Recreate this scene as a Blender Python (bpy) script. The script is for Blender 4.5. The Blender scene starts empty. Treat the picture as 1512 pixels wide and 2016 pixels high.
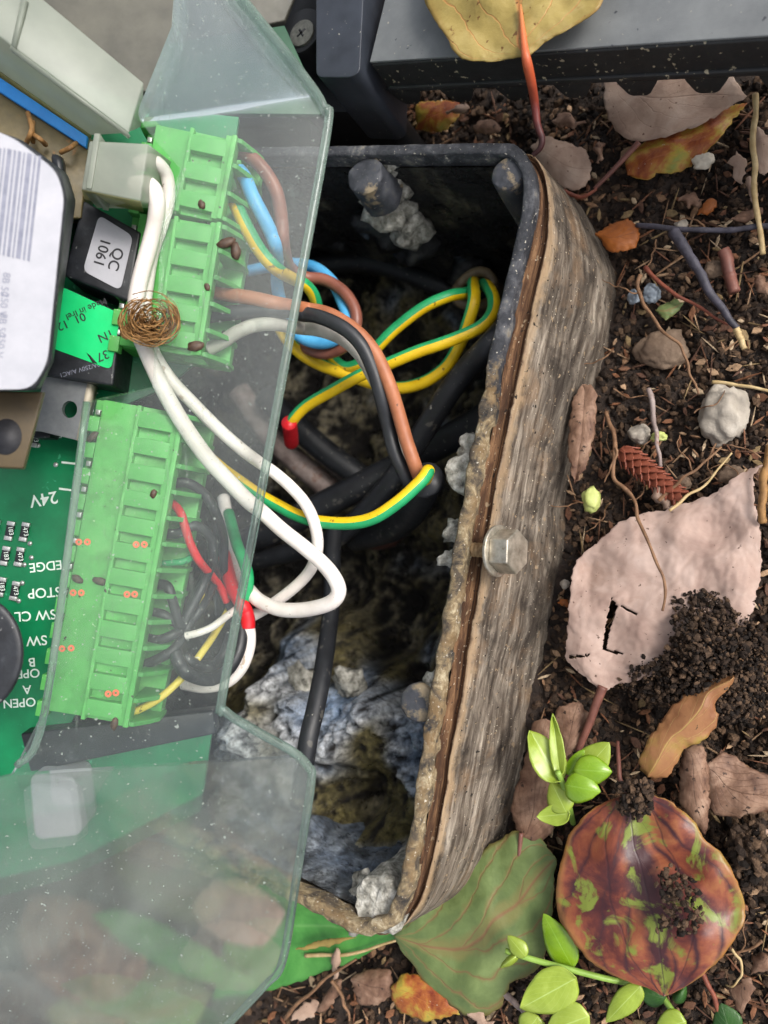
import bpy, bmesh, math, random
import numpy as np
from mathutils import Vector, Matrix, noise
random.seed(7); rng = np.random.default_rng(7)
scene = bpy.context.scene
S = 0.01                                   # everything below is written in centimetres

# ------------------------------------------------------------------ camera
IW, IH, FPX = 1512.0, 2016.0, 1500.0
RIM = 3.5                                  # height of the box rim above the soil
down_c = Vector((730, -190, -1500)).normalized()
zw = -down_c
xw = (Vector((1, 0, 0)) - zw * zw.x).normalized()
yw = zw.cross(xw)
ROT = Matrix((xw, yw, zw))                 # camera -> world
axis = ROT @ Vector((0, 0, -1))
CAM = Vector((0, 0, RIM)) - axis * 15.5
cd = bpy.data.cameras.new('camera'); cam = bpy.data.objects.new('camera', cd)
scene.collection.objects.link(cam); scene.camera = cam
cam.matrix_world = Matrix.Translation(CAM * S) @ ROT.to_4x4()
cd.sensor_fit = 'HORIZONTAL'; cd.sensor_width = 36; cd.lens = 36 * FPX / IW
cd.clip_start = 0.005; cd.clip_end = 200
cd.dof.use_dof = True; cd.dof.focus_distance = 0.152; cd.dof.aperture_fstop = 22

# ------------------------------------------------------------------ sky and sun
SUN_EL, SUN_AZ = 43, 75
w = bpy.data.worlds.new('World'); scene.world = w; w.use_nodes = True
nt = w.node_tree; bg = nt.nodes['Background']
sky = nt.nodes.new('ShaderNodeTexSky'); sky.sky_type = 'NISHITA'; sky.sun_disc = False
sky.sun_elevation = math.radians(SUN_EL); sky.sun_rotation = math.radians(SUN_AZ)
sky.dust_density = 4.0; sky.air_density = 0.8; sky.ozone_density = 0.6
hs = nt.nodes.new('ShaderNodeHueSaturation'); hs.inputs['Saturation'].default_value = .35   # hazy white sky
nt.links.new(sky.outputs[0], hs.inputs['Color']); nt.links.new(hs.outputs[0], bg.inputs[0]); bg.inputs[1].default_value = 0.15
sd = bpy.data.lights.new('sun', 'SUN'); so = bpy.data.objects.new('sun', sd); scene.collection.objects.link(so)
sd.energy = 1.1; sd.angle = math.radians(18); sd.color = (1.0, 0.95, 0.88)
az, el = math.radians(SUN_AZ), math.radians(SUN_EL)
sdir = Vector((math.sin(az) * math.cos(el), math.cos(az) * math.cos(el), math.sin(el)))
so.rotation_euler = sdir.to_track_quat('Z', 'Y').to_euler(); so.location = sdir * 2
vs = scene.view_settings
scene.display_settings.display_device = 'sRGB'
vs.view_transform = 'Standard'; vs.look = 'None'; vs.gamma = 1; vs.exposure = 0.72; vs.use_curve_mapping = False

# ------------------------------------------------------------------ measuring helpers
def ray(px, py):
    return ROT @ Vector(((px - IW / 2) / FPX, -(py - IH / 2) / FPX, -1))
def W(px, py, z):                          # a measured point at height z
    d = ray(px, py); return CAM + d * ((z - CAM.z) / d.z)
BN = (-axis + (ROT @ Vector((1, 0, 0))) * 0.05).normalized()     # normal of the lifted circuit board
B0 = CAM + axis * 16.2
def Q(px, py, h):                          # a point h above the circuit board
    d = ray(px, py); o = B0 + BN * h
    return CAM + d * ((o - CAM).dot(BN) / d.dot(BN))
_v = Q(271, 795, 0) - Q(177, 781, 0)
BV = (_v - BN * _v.dot(BN)).normalized(); BU = BN.cross(BV) * -1  # BU runs down along the terminal blocks
def bmat(p, du=None):                      # placement of a board piece (x right, y along, z up)
    x, y = (BV, -BU)
    if du is not None:
        y = -(du - BN * du.dot(BN)).normalized(); x = y.cross(BN)
    m = Matrix((x, y, BN)).transposed().to_4x4(); m.translation = p * S
    return m
def cr(pts, n=8, closed=False):            # Catmull-Rom
    P = [Vector(p) for p in pts]; out = []; N = len(P)
    if N < 3: return [P[0].lerp(P[-1], i / n) for i in range(n + 1)]
    for i in range(N if closed else N - 1):
        a, b, c, d = (P[(i - 1) % N], P[i], P[(i + 1) % N], P[(i + 2) % N]) if closed else \
            (P[max(i - 1, 0)], P[i], P[i + 1], P[min(i + 2, N - 1)])
        for k in range(n):
            t = k / n
            out.append(0.5 * (2 * b + (c - a) * t + (2 * a - 5 * b + 4 * c - d) * t * t + (3 * b - a - 3 * c + d) * t ** 3))
    if not closed: out.append(P[-1].copy())
    return out
def resample(P, n):
    L = [0]
    for a, b in zip(P, P[1:]): L.append(L[-1] + (b - a).length)
    out = []; j = 0
    for i in range(n):
        t = L[-1] * i / (n - 1)
        while j < len(P) - 2 and L[j + 1] < t: j += 1
        out.append(P[j].lerp(P[j + 1], (t - L[j]) / max(1e-9, L[j + 1] - L[j])))
    return out
def fbm(p, s, o=4):
    return noise.fractal(Vector(p) * s, 1.0, 2.0, o)

# ------------------------------------------------------------------ objects
C = scene.collection; ORG = {}; LOC = {}
def tag(o, label, cat, group=None):
    o['label'] = label; o['category'] = cat
    if group: o['group'] = group
    return o
def thing(name, label, cat, base, group=None):
    o = bpy.data.objects.new(name, None); C.objects.link(o); o.empty_display_size = 0.01
    o.location = Vector(base) * S; ORG[o.name] = Vector(base)
    return tag(o, label, cat, group)
def mesh(name, V, F, mats, mi=None, smooth=True, uv=None, bevel=0, bseg=2, cols=None, sharp=None):
    me = bpy.data.meshes.new(name)
    me.from_pydata([tuple(Vector(v) * S) for v in V], [], F)
    for m in (mats if isinstance(mats, (list, tuple)) else [mats]): me.materials.append(m)
    if mi is not None: me.polygons.foreach_set('material_index', mi)
    if uv is not None:
        ul = me.uv_layers.new(name='UVMap')
        ul.data.foreach_set('uv', [c for l in me.loops for c in uv[l.vertex_index]])
    if cols is not None:
        at = me.color_attributes.new('col', 'FLOAT_COLOR', 'POINT')
        at.data.foreach_set('color', [c for v in cols for c in v])
    if bevel:
        bm = bmesh.new(); bm.from_mesh(me)
        bmesh.ops.recalc_face_normals(bm, faces=bm.faces)
        bmesh.ops.bevel(bm, geom=[e for e in bm.edges if e.is_manifold and e.calc_face_angle(0) > 0.4], offset=bevel * S, segments=bseg, affect='EDGES', profile=0.6, clamp_overlap=True)
        bm.to_mesh(me); bm.free()
    else:
        bm = bmesh.new(); bm.from_mesh(me); bmesh.ops.recalc_face_normals(bm, faces=bm.faces); bm.to_mesh(me); bm.free()
    me.polygons.foreach_set('use_smooth', [bool(smooth)] * len(me.polygons))
    if smooth and sharp: me.set_sharp_from_angle(angle=math.radians(sharp))
    return me
def root(p):
    while p.parent: p = p.parent
    return p
def link(name, me, parent=None):
    o = bpy.data.objects.new(name, me); C.objects.link(o); o.parent = parent
    return o
def add(name, V, F, mats, parent=None, base=None, **k):
    """one mesh object from world points; the origin goes to its thing's base"""
    if parent is not None: org = ORG[root(parent).name]
    else:
        org = Vector(base) if base is not None else sum((Vector(v) for v in V), Vector()) / len(V)
    o = link(name, mesh(name, [Vector(v) - org for v in V], F, mats, **k), parent)
    if parent is None: o.location = org * S; ORG[o.name] = org
    return o
def place(name, me, mw, parent):           # a piece with shared mesh data
    o = link(name, me, parent)
    r = ORG[root(parent).name]
    m = mw.copy(); m.translation = m.translation - r * S
    o.matrix_local = m; LOC[o.name] = m
    return o
def tube_data(P, rad, sides=14, n=8, twist=0.0, cap=True, raw=False, face=None):
    pts = P if raw else cr(P, n)
    m = len(pts); V = []; F = []; UV = []; SEC = []
    t0 = (pts[1] - pts[0]).normalized()
    nrm = t0.orthogonal().normalized(); ln = 0
    for i in range(m):
        t = (pts[min(i + 1, m - 1)] - pts[max(i - 1, 0)]).normalized()
        if face is not None: nrm = nrm * .25 + face * .75
        nrm = (nrm - t * nrm.dot(t)).normalized(); b = t.cross(nrm)
        if i: ln += (pts[i] - pts[i - 1]).length
        r = rad if not callable(rad) else rad(i / (m - 1))
        for k in range(sides):
            a = 2 * math.pi * k / sides + twist * ln
            V.append(pts[i] + (nrm * math.cos(a) + b * math.sin(a)) * r); UV.append((k / sides, ln))
    for i in range(m - 1):
        for k in range(sides):
            k2 = (k + 1) % sides
            F.append((i * sides + k, i * sides + k2, (i + 1) * sides + k2, (i + 1) * sides + k)); SEC.append(k)
    if cap:
        F.append(tuple(range(sides))[::-1]); SEC.append(-1)
        F.append(tuple((m - 1) * sides + k for k in range(sides))); SEC.append(-1)
    return V, F, UV, SEC
def tube(name, P, rad, mat, parent=None, **k):
    V, F, UV, SEC = tube_data(P, rad, **k)
    return add(name, V, F, mat, parent, uv=UV)
def join(parts):
    V = []; F = []
    for v, f in parts:
        o = len(V); V += list(v); F += [tuple(i + o for i in q) for q in f]
    return V, F
def boxd(x0, x1, y0, y1, z0, z1):
    V = [Vector((x, y, z)) for z in (z0, z1) for x, y in ((x0, y0), (x1, y0), (x1, y1), (x0, y1))]
    return V, [(3, 2, 1, 0), (4, 5, 6, 7), (0, 1, 5, 4), (1, 2, 6, 5), (2, 3, 7, 6), (3, 0, 4, 7)]
def prismd(top, off):
    n = len(top); V = [Vector(p) for p in top] + [Vector(p) + off for p in top]
    return V, [tuple(range(n)), tuple(range(2 * n - 1, n - 1, -1))] + [(i, i + n, (i + 1) % n + n, (i + 1) % n) for i in range(n)]
def roundpoly(P, r, k=4):                  # round the corners of a polygon of 2D/3D points
    out = []; n = len(P)
    for i in range(n):
        a, b, c = Vector(P[i - 1]), Vector(P[i]), Vector(P[(i + 1) % n])
        u = (a - b); v = (c - b); q = min(r, u.length * .45, v.length * .45)
        p0 = b + u.normalized() * q; p1 = b + v.normalized() * q
        for j in range(k + 1):
            t = j / k; out.append(p0 * (1 - t) ** 2 + b * 2 * t * (1 - t) + p1 * t * t)
    return out

# ------------------------------------------------------------------ materials
def hx(s, k=1.0):
    s = s.lstrip('#'); c = [int(s[i:i + 2], 16) / 255 for i in (0, 2, 4)]
    return tuple([(v / 12.92 if v <= .04045 else ((v + .055) / 1.055) ** 2.4) * k for v in c] + [1.0])
class NT:
    def __init__(s, name):
        s.m = bpy.data.materials.new(name); s.m.use_nodes = True; s.t = s.m.node_tree
        s.b = s.t.nodes['Principled BSDF']; s.out = s.t.nodes['Material Output']
    def n(s, typ, **k):
        o = s.t.nodes.new(typ)
        for a, v in k.items():
            if a.startswith('i_'): o.inputs[int(a[2:])].default_value = v
            else: setattr(o, a, v)
        return o
    def l(s, a, b): s.t.links.new(a, b)
    def math(s, op, a, b=None, clamp=False):
        o = s.n('ShaderNodeMath', operation=op, use_clamp=clamp)
        for i, v in enumerate((a, b)):
            if v is None: continue
            if isinstance(v, (int, float)): o.inputs[i].default_value = v
            else: s.l(v, o.inputs[i])
        return o.outputs[0]
    def coord(s, kind='Object', scale=(100, 100, 100)):
        tc = s.n('ShaderNodeTexCoord'); mp = s.n('ShaderNodeMapping'); mp.inputs['Scale'].default_value = scale
        s.l(tc.outputs[kind], mp.inputs[0]); return mp.outputs[0]
    def noise(s, co, scale, detail=6, rough=.6, dist=0):
        o = s.n('ShaderNodeTexNoise'); o.inputs['Scale'].default_value = scale; o.inputs['Detail'].default_value = detail
        o.inputs['Roughness'].default_value = rough; o.inputs['Distortion'].default_value = dist
        s.l(co, o.inputs['Vector']); return o.outputs[0]
    def ramp(s, fac, stops, interp='LINEAR'):
        r = s.n('ShaderNodeValToRGB'); r.color_ramp.interpolation = interp; e = r.color_ramp.elements
        while len(e) > len(stops): e.remove(e[-1])
        while len(e) < len(stops): e.new(0.5)
        for q, (p, c) in zip(e, stops):
            q.position = p; q.color = hx(c) if isinstance(c, str) else c
        s.l(fac, r.inputs[0]); return r.outputs[0]
    def mix(s, f, a, b):
        o = s.n('ShaderNodeMix', data_type='RGBA')
        for i, v in ((0, f), (6, a), (7, b)):
            if isinstance(v, (int, float)): o.inputs[i].default_value = v
            elif isinstance(v, (tuple, list)): o.inputs[i].default_value = v
            elif isinstance(v, str): o.inputs[i].default_value = hx(v)
            else: s.l(v, o.inputs[i])
        return o.outputs[2]
    def bump(s, h, strength, dist=0.02):
        o = s.n('ShaderNodeBump'); o.inputs['Strength'].default_value = strength; o.inputs['Distance'].default_value = dist * S
        s.l(h, o.inputs['Height']); s.l(o.outputs[0], s.b.inputs['Normal'])
BW = [(0.0, (0, 0, 0, 1)), (1.0, (1, 1, 1, 1))]
def surf(name, stops, scale=2.0, detail=8, rough=.55, bump=.2, bscale=None, bdist=.02, specks=None, metal=0, spec=.5,
         stretch=(1, 1, 1), coord='Object', dist=0, rvar=.15, coat=0, blotch=None, sss=0):
    N = NT(name); k = 100 if coord == 'Object' else 1
    co = N.coord(coord, tuple(k * v for v in stretch)); iso = N.coord('Object')
    f = N.noise(co, scale, detail, .62, dist)
    col = N.ramp(f, [(p, c) for p, c in stops])
    if blotch:                              # (colour, low, high, scale)
        bf = N.ramp(N.noise(iso, blotch[3], 5, .65), [(blotch[1], (0, 0, 0, 1)), (blotch[2], (1, 1, 1, 1))])
        col = N.mix(bf, col, blotch[0])
    for sp in ([specks] if specks and isinstance(specks, tuple) else (specks or [])):   # (colour, threshold, scale)
        sf = N.ramp(N.noise(iso, sp[2], 3, .5), [(sp[1], (0, 0, 0, 1)), (min(1, sp[1] + .03), (1, 1, 1, 1))])
        col = N.mix(sf, col, sp[0])
    N.l(col, N.b.inputs['Base Color'])
    rr = N.math('ADD', N.math('MULTIPLY', N.noise(iso, 6, 4), rvar * 2), rough - rvar, True)
    N.l(rr, N.b.inputs['Roughness'])
    N.b.inputs['Metallic'].default_value = metal; N.b.inputs['Specular IOR Level'].default_value = spec
    N.b.inputs['Coat Weight'].default_value = coat
    if sss:
        N.b.inputs['Subsurface Weight'].default_value = sss; N.b.inputs['Subsurface Radius'].default_value = (.004, .004, .004)
        N.b.inputs['Subsurface Scale'].default_value = 1.0
    if bump: N.bump(N.noise(co if not bscale else iso, bscale or scale * 2, 8, .65), bump, bdist)
    return N.m
def attr_mat(name, rough=.85, bump=.5, bscale=20, spec=.3, wet=None, lo=.55, hi=1.25, bd=.03):
    N = NT(name); a = N.n('ShaderNodeAttribute', attribute_name='col'); co = N.coord()
    f = N.ramp(N.noise(co, bscale, 6, .65), [(.32, (lo, lo, lo, 1)), (.68, (hi, hi, hi, 1))])
    mx = N.n('ShaderNodeMix', data_type='RGBA', blend_type='MULTIPLY'); mx.inputs[0].default_value = 1
    N.l(a.outputs[0], mx.inputs[6]); N.l(f, mx.inputs[7]); N.l(mx.outputs[2], N.b.inputs['Base Color'])
    N.b.inputs['Roughness'].default_value = rough; N.b.inputs['Specular IOR Level'].default_value = spec
    if wet: N.l(N.ramp(N.noise(co, 1.5, 4), [(.4, (wet, wet, wet, 1)), (.62, (rough, rough, rough, 1))]), N.b.inputs['Roughness'])
    N.bump(N.noise(co, bscale * 1.3, 8, .7), bump, bd)
    return N.m
def leaf_mat(name, stops, vein, edge=None, palm=(), nv=7, slope=.55, vw=.05, mid=.03, scale=1.2, rough=.5, vstr=.8, specks=None, patch=None, dist=.5, bump=.4, coat=0, halo=None):
    N = NT(name); tc = N.n('ShaderNodeTexCoord'); sx = N.n('ShaderNodeSeparateXYZ'); N.l(tc.outputs['UV'], sx.inputs[0])
    co = N.coord(); f = N.noise(co, scale, 8, .62, dist)
    col = N.ramp(f, stops)
    wob = N.math('MULTIPLY', N.math('SUBTRACT', N.noise(co, .9, 3), .5), .25)
    a = N.math('ABSOLUTE', N.math('SUBTRACT', N.math('MULTIPLY', N.math('ADD', sx.outputs[0], N.math('MULTIPLY', wob, .12)), 2), 1))
    ph = N.math('FRACT', N.math('MULTIPLY', N.math('ADD', N.math('SUBTRACT', sx.outputs[1], N.math('MULTIPLY', a, slope)), wob), nv))
    tri = N.math('ABSOLUTE', N.math('SUBTRACT', ph, .5))
    sv = N.math('SUBTRACT', 1, N.math('DIVIDE', tri, vw * (1.0 + nv * .08)), True)
    md = N.math('SUBTRACT', 1, N.math('DIVIDE', a, mid), True)
    for sp in palm:                        # long veins that run from the stalk to the tip
        md = N.math('MAXIMUM', md, N.math('MULTIPLY', N.math('SUBTRACT', 1, N.math('DIVIDE', N.math('ABSOLUTE', N.math('SUBTRACT', a, N.math('ADD', sp, N.math('MULTIPLY', wob, .5)))), mid * 1.0), True), .8))
    if halo:
        hs = N.math('MULTIPLY', N.math('SUBTRACT', 1, N.math('DIVIDE', tri, .30), True), .6); hm = N.math('SUBTRACT', 1, N.math('DIVIDE', a, .3), True)
        hf = N.math('MULTIPLY', N.math('MAXIMUM', hs, hm), N.math('MULTIPLY', N.noise(co, 2.2, 6, .6), 1.9), True)
        col = N.mix(N.ramp(hf, [(.25, (0, 0, 0, 1)), (.6, (1, 1, 1, 1))]), col, halo)
    if patch:
        pf = N.ramp(N.noise(co, patch[3], 6, .6, .8), [(patch[1], (0, 0, 0, 1)), (patch[2], (1, 1, 1, 1))]); col = N.mix(pf, col, patch[0])
    vf = N.math('MAXIMUM', md, N.math('MULTIPLY', sv, .7))
    col = N.mix(N.math('MULTIPLY', vf, vstr), col, vein)
    if edge:
        ef = N.math('DIVIDE', N.math('SUBTRACT', a, .9), .1, True); col = N.mix(N.math('MULTIPLY', ef, .8), col, edge)
    if specks:
        sf = N.ramp(N.noise(co, specks[2], 3, .5), [(specks[1], (0, 0, 0, 1)), (specks[1] + .04, (1, 1, 1, 1))]); col = N.mix(sf, col, specks[0])
    N.l(col, N.b.inputs['Base Color'])
    N.l(N.math('ADD', N.math('MULTIPLY', N.noise(co, 4, 4), .3), rough - .15, True), N.b.inputs['Roughness'])
    N.b.inputs['Coat Weight'].default_value = coat; N.b.inputs['Coat Roughness'].default_value = .25
    N.bump(N.math('ADD', N.math('MULTIPLY', vf, -.8), N.noise(co, 9, 6, .6)), bump, .03)
    # a little light comes through a leaf
    tr = N.n('ShaderNodeBsdfTranslucent'); N.l(col, tr.inputs[0]); ms = N.n('ShaderNodeMixShader'); ms.inputs[0].default_value = .18
    N.l(N.b.outputs[0], ms.inputs[1]); N.l(tr.outputs[0], ms.inputs[2]); N.l(ms.outputs[0], N.out.inputs[0])
    return N.m
M = {}
DUST = '#8f877a'
M['soil'] = surf('soil', [(.25, '#17110d'), (.5, '#2c211a'), (.75, '#463629')], 3.5, rough=.85, bump=1, bscale=14, bdist=.08)
M['crumb'] = attr_mat('crumb', .9, .6, 25)
M['litter'] = attr_mat('litter', .75, .4, 18)
M['crust'] = attr_mat('mineral_crust', .8, 1.0, 6, .5, wet=.18, lo=.2, hi=1.5, bd=.14)
M['rim'] = surf('corroded_rim', [(.36, '#26282d'), (.50, '#33353b'), (.60, '#55565a'), (.7, '#8d887e')], 2.2, rough=.5, bump=.6, bscale=12, bdist=.04, specks=('#b9b2a4', .68, 14))
M['rimcor'] = surf('rusted_rim', [(.34, '#2e2d2d'), (.45, '#5b554c'), (.54, '#94866c'), (.64, '#bcae90')], 2.0, rough=.75, bump=1, bscale=10, bdist=.07, blotch=('#8a6a3c', .52, .66, 1.6), specks=('#cfc8b8', .66, 14))
M['wall'] = surf('weathered_casting', [(.3, '#2a221b'), (.44, '#574c41'), (.56, '#7d7164'), (.72, '#b0a493')], 2.0, detail=12, rough=.8, bump=.8, bdist=.04,
                 stretch=(.45, 1.7, 1), coord='UV', blotch=('#241d18', .47, .66, .5), specks=[('#c9bda8', .70, 16), ('#8d7a62', .66, 6)])
M['groove'] = surf('brown_groove', [(.3, '#2a1a10'), (.5, '#553a26'), (.62, '#8a6a4b'), (.75, '#b59a78')], 2.2, rough=.85, bump=.8, bdist=.04, stretch=(.25, 2.5, 1), coord='UV', specks=('#c2b094', .66, 15))
def rim_mat():
    N = NT('rim_metal'); a = N.n('ShaderNodeAttribute', attribute_name='col'); co = N.coord()
    f = N.noise(co, 2.2, 10, .66)
    c0 = N.ramp(f, [(.36, '#26282d'), (.50, '#33353b'), (.60, '#55565a'), (.7, '#8d887e')])
    c1 = N.ramp(N.noise(co, 3.0, 12, .7, .5), [(.34, '#2a2826'), (.44, '#5b5042'), (.53, '#8f7d5e'), (.64, '#c0b396')])
    c1 = N.mix(N.ramp(N.noise(co, 1.5, 8, .7), [(.5, (0, 0, 0, 1)), (.62, (1, 1, 1, 1))]), c1, '#7a6344')
    m = N.math('ADD', a.outputs[2], N.math('MULTIPLY', N.math('SUBTRACT', N.noise(co, 1.1, 10, .72), .5), 2.4))
    m = N.ramp(m, [(.42, (0, 0, 0, 1)), (.58, (1, 1, 1, 1))]); col = N.mix(m, c0, c1)
    col = N.mix(N.ramp(N.noise(co, 14, 3, .5), [(.66, (0, 0, 0, 1)), (.70, (1, 1, 1, 1))]), col, '#c4bdae')
    N.l(col, N.b.inputs['Base Color']); N.l(N.math('ADD', .5, N.math('MULTIPLY', m, .35)), N.b.inputs['Roughness'])
    N.bump(N.math('ADD', N.noise(co, 12, 8, .7), N.math('MULTIPLY', m, .4)), .9, .07); return N.m
M['rim'] = rim_mat()
def wall_mat():
    N = NT('weathered_side'); co = N.coord('UV', (.32, 3.0, 1)); fine = N.coord('UV', (.7, 9, 1)); iso = N.coord()
    f = N.math('ADD', N.math('MULTIPLY', N.noise(co, 2.0, 12, .68, .4), .7), N.math('MULTIPLY', N.noise(fine, 1.6, 6, .6), .3))
    col = N.ramp(f, [(.34, '#2a221b'), (.45, '#5a4f44'), (.54, '#83786b'), (.66, '#b8ac9c')])
    stain = N.ramp(N.noise(iso, .5, 7, .68, .8), [(.45, (0, 0, 0, 1)), (.62, (1, 1, 1, 1))]); col = N.mix(N.math('MULTIPLY', stain, .8), col, '#211b17')
    warm = N.ramp(N.noise(iso, .7, 6, .65), [(.52, (0, 0, 0, 1)), (.7, (1, 1, 1, 1))]); col = N.mix(N.math('MULTIPLY', warm, .6), col, '#8a6d50')
    sx = N.n('ShaderNodeSeparateXYZ'); tc = N.n('ShaderNodeTexCoord'); N.l(tc.outputs['UV'], sx.inputs[0])
    y = N.math('ADD', sx.outputs[1], N.math('MULTIPLY', N.math('SUBTRACT', N.noise(iso, 2.2, 8, .7), .5), .7))
    gcol = N.ramp(N.noise(co, 2.4, 10, .7), [(.32, '#22150d'), (.48, '#4c3423'), (.6, '#7a5b40'), (.74, '#a98c69')])
    beige = N.ramp(y, [(.2, (0, 0, 0, 1)), (.26, (1, 1, 1, 1)), (.34, (1, 1, 1, 1)), (.44, (0, 0, 0, 1))])
    col = N.mix(N.ramp(N.math('MULTIPLY', y, .4), [(.22, (1, 1, 1, 1)), (.36, (0, 0, 0, 1))]), col, gcol)
    by = N.ramp(N.math('MULTIPLY', y, .4), [(.25, (0, 0, 0, 1)), (.30, (1, 1, 1, 1)), (.34, (1, 1, 1, 1)), (.40, (0, 0, 0, 1))])
    col = N.mix(N.math('MULTIPLY', N.math('MULTIPLY', by, N.noise(co, 1.5, 6)), 1.0), col, '#b59a78')
    for c, th, sc in (('#cfc3ae', .69, 16), ('#8d7a62', .66, 6), ('#1d1814', .67, 10)):
        col = N.mix(N.ramp(N.noise(iso, sc, 3, .5), [(th, (0, 0, 0, 1)), (th + .03, (1, 1, 1, 1))]), col, c)
    N.l(col, N.b.inputs['Base Color']); N.b.inputs['Roughness'].default_value = .8; N.b.inputs['Specular IOR Level'].default_value = .3
    N.bump(N.math('ADD', f, N.math('MULTIPLY', N.noise(iso, 9, 8, .7), .5)), .9, .07); return N.m
M['wall'] = wall_mat()
M['innerwall'] = surf('inner_wall', [(.35, '#0d0e10'), (.52, '#1d1e20'), (.62, '#3a3b36'), (.75, '#7c7a6c')], 1.3, rough=.35, bump=.8, bscale=5, bdist=.08, blotch=('#6d7b86', .62, .75, 1.1))
M['boss'] = surf('boss_top', [(.35, '#2a2c31'), (.55, '#3f4147'), (.72, '#5a5852')], 3, rough=.6, bump=.4, bscale=14, blotch=('#84765f', .56, .63, 1.6), specks=('#b5b0a8', .7, 16))
M['bosscrust'] = surf('boss_crust', [(.3, '#3b3a36'), (.48, '#9a978c'), (.65, '#d3d0c6')], 5, rough=.85, bump=1, bscale=9, bdist=.08)
M['blackpl'] = surf('black_plastic', [(.3, '#131416'), (.7, '#1b1d20')], 3, rough=.5, spec=.3, bump=.08, bscale=40, specks=('#77736a', .72, 12))
M['greypl'] = surf('grey_plastic', [(.3, '#585b5d'), (.7, '#777a7a')], .8, rough=.5, bump=.15, bscale=30, specks=[('#9a9488', .70, 11), ('#3b3d42', .68, 4)])
M['blackpl2'] = surf('dusty_black_plastic', [(.3, '#1c1d1e'), (.7, '#2a2b2b')], 2, rough=.55, bump=.15, bscale=30, specks=('#a39880', .655, 9))
M['screw'] = surf('screw_steel', [(.3, '#4a4a46'), (.7, '#74746c')], 8, rough=.45, metal=.6, bump=.2, bscale=20)
M['bolt'] = surf('bolt_zinc', [(.3, '#8d8678'), (.6, '#c4bdae'), (.8, '#dcd6c8')], 5, rough=.38, metal=.75, bump=.35, bscale=22, blotch=('#7c6a50', .6, .7, 4))
M['rust'] = surf('rusty_thread', [(.3, '#6a4f33'), (.6, '#a08763')], 6, rough=.7, metal=.4, bump=.6, bscale=20)
M['pcb'] = surf('pcb_green', [(.3, '#04623c'), (.7, '#0a8250')], .9, rough=.35, bump=.05, specks=('#3a9a70', .7, 5))
M['green'] = surf('green_terminal', [(.3, '#4fa04f'), (.55, '#5fb35c'), (.75, '#74bf6c')], 1.2, rough=.5, bump=.12, bscale=18, specks=[('#3a3f28', .70, 8), ('#a7cf9c', .7, 13)], blotch=('#4f8a48', .52, .72, 1.1))
M['dgreen'] = surf('green_terminal_deep', [(.3, '#3d8a42'), (.7, '#54a353')], 1.5, rough=.55, bump=.1, specks=('#2c3020', .7, 7))
M['silk'] = surf('white_silkscreen', [(.3, '#c9d8cc'), (.7, '#e2ece4')], 6, rough=.6, bump=0)
M['white'] = surf('white_sticker', [(.3, '#a0a1a8'), (.7, '#b4b4ba')], 1.5, rough=.6, bump=.1)
M['ink'] = surf('black_ink', [(.3, '#1c1c20'), (.7, '#2c2c30')], 9, rough=.6, bump=0)
M['greyink'] = surf('grey_ink', [(.3, '#6d7080'), (.7, '#8b8d9b')], 5, rough=.6, bump=0)
M['greenst'] = surf('green_sticker', [(.3, '#05c46c'), (.7, '#14d67d')], 1.2, rough=.45, bump=.05)
M['relay'] = surf('relay_black', [(.35, '#15171b'), (.6, '#23262b'), (.78, '#4a4d51')], 2.4, rough=.45, bump=.2, bscale=20, specks=('#6d6d6c', .7, 9))
M['alu'] = surf('aluminium_tab', [(.3, '#888c90'), (.7, '#a9acae')], 2, rough=.42, metal=.7, bump=.2, bscale=14)
M['bone'] = surf('tab_edge', [(.3, '#b9ae9a'), (.7, '#cfc6b4')], 3, rough=.6, bump=.1)
M['tin'] = surf('tinned', [(.3, '#a7aaa8'), (.7, '#d5d6d2')], 6, rough=.35, metal=.7, bump=.3)
M['blue_tape'] = surf('blue_tape', [(.3, '#1d7fd2'), (.7, '#2f95e8')], 3, rough=.45, bump=.1)
M['olive'] = surf('transformer_core', [(.3, '#3f3420'), (.5, '#5d5231'), (.7, '#7a6a45')], 1.3, rough=.5, bump=.3, blotch=('#b06f33', .6, .7, 1.5))
M['brownpl'] = surf('brown_plate', [(.3, '#3f3524'), (.7, '#58492f')], 1.5, rough=.5, bump=.1)
M['orange'] = surf('orange_mark', [(.3, '#f2603e'), (.7, '#ff8a60')], 9, rough=.5, bump=0)  # flat colour for the painted LED reflections
M['dropping'] = surf('dark_seed', [(.3, '#2a1d15'), (.7, '#5a4433')], 14, rough=.5, bump=.5, bscale=30)
M['w_white'] = surf('white_wire', [(.3, '#d6ccc4'), (.6, '#e8e1db')], 1.5, rough=.45, bump=.08, specks=[('#8e7f70', .72, 9), ('#b9a998', .68, 4)])
M['w_brown'] = surf('brown_wire', [(.3, '#8f5538'), (.7, '#b0714f')], 2, rough=.5, bump=.1, specks=('#6a4532', .7, 8))
M['w_brown2'] = surf('dark_brown_wire', [(.3, '#6d4034'), (.7, '#8d5746')], 2, rough=.45, bump=.1, specks=('#4a2c22', .7, 8))
M['w_black'] = surf('black_wire', [(.3, '#1d1e21'), (.7, '#303236')], 2, rough=.45, bump=.15, specks=('#77736d', .71, 9))
M['w_grey'] = surf('grey_wire', [(.3, '#98948b'), (.7, '#bab6ad')], 2, rough=.5, bump=.1, specks=('#6b665c', .71, 9))
M['w_blue'] = surf('blue_wire', [(.3, '#3f98cf'), (.7, '#62b6e6')], 2, rough=.4, bump=.08, specks=('#2d6f9a', .72, 8))
M['w_yellow'] = surf('yellow_wire', [(.3, '#cfa70a'), (.7, '#e6c419')], 2, rough=.45, bump=.1, specks=[('#8a6a10', .68, 5), ('#4d3c12', .73, 9)])
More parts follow.
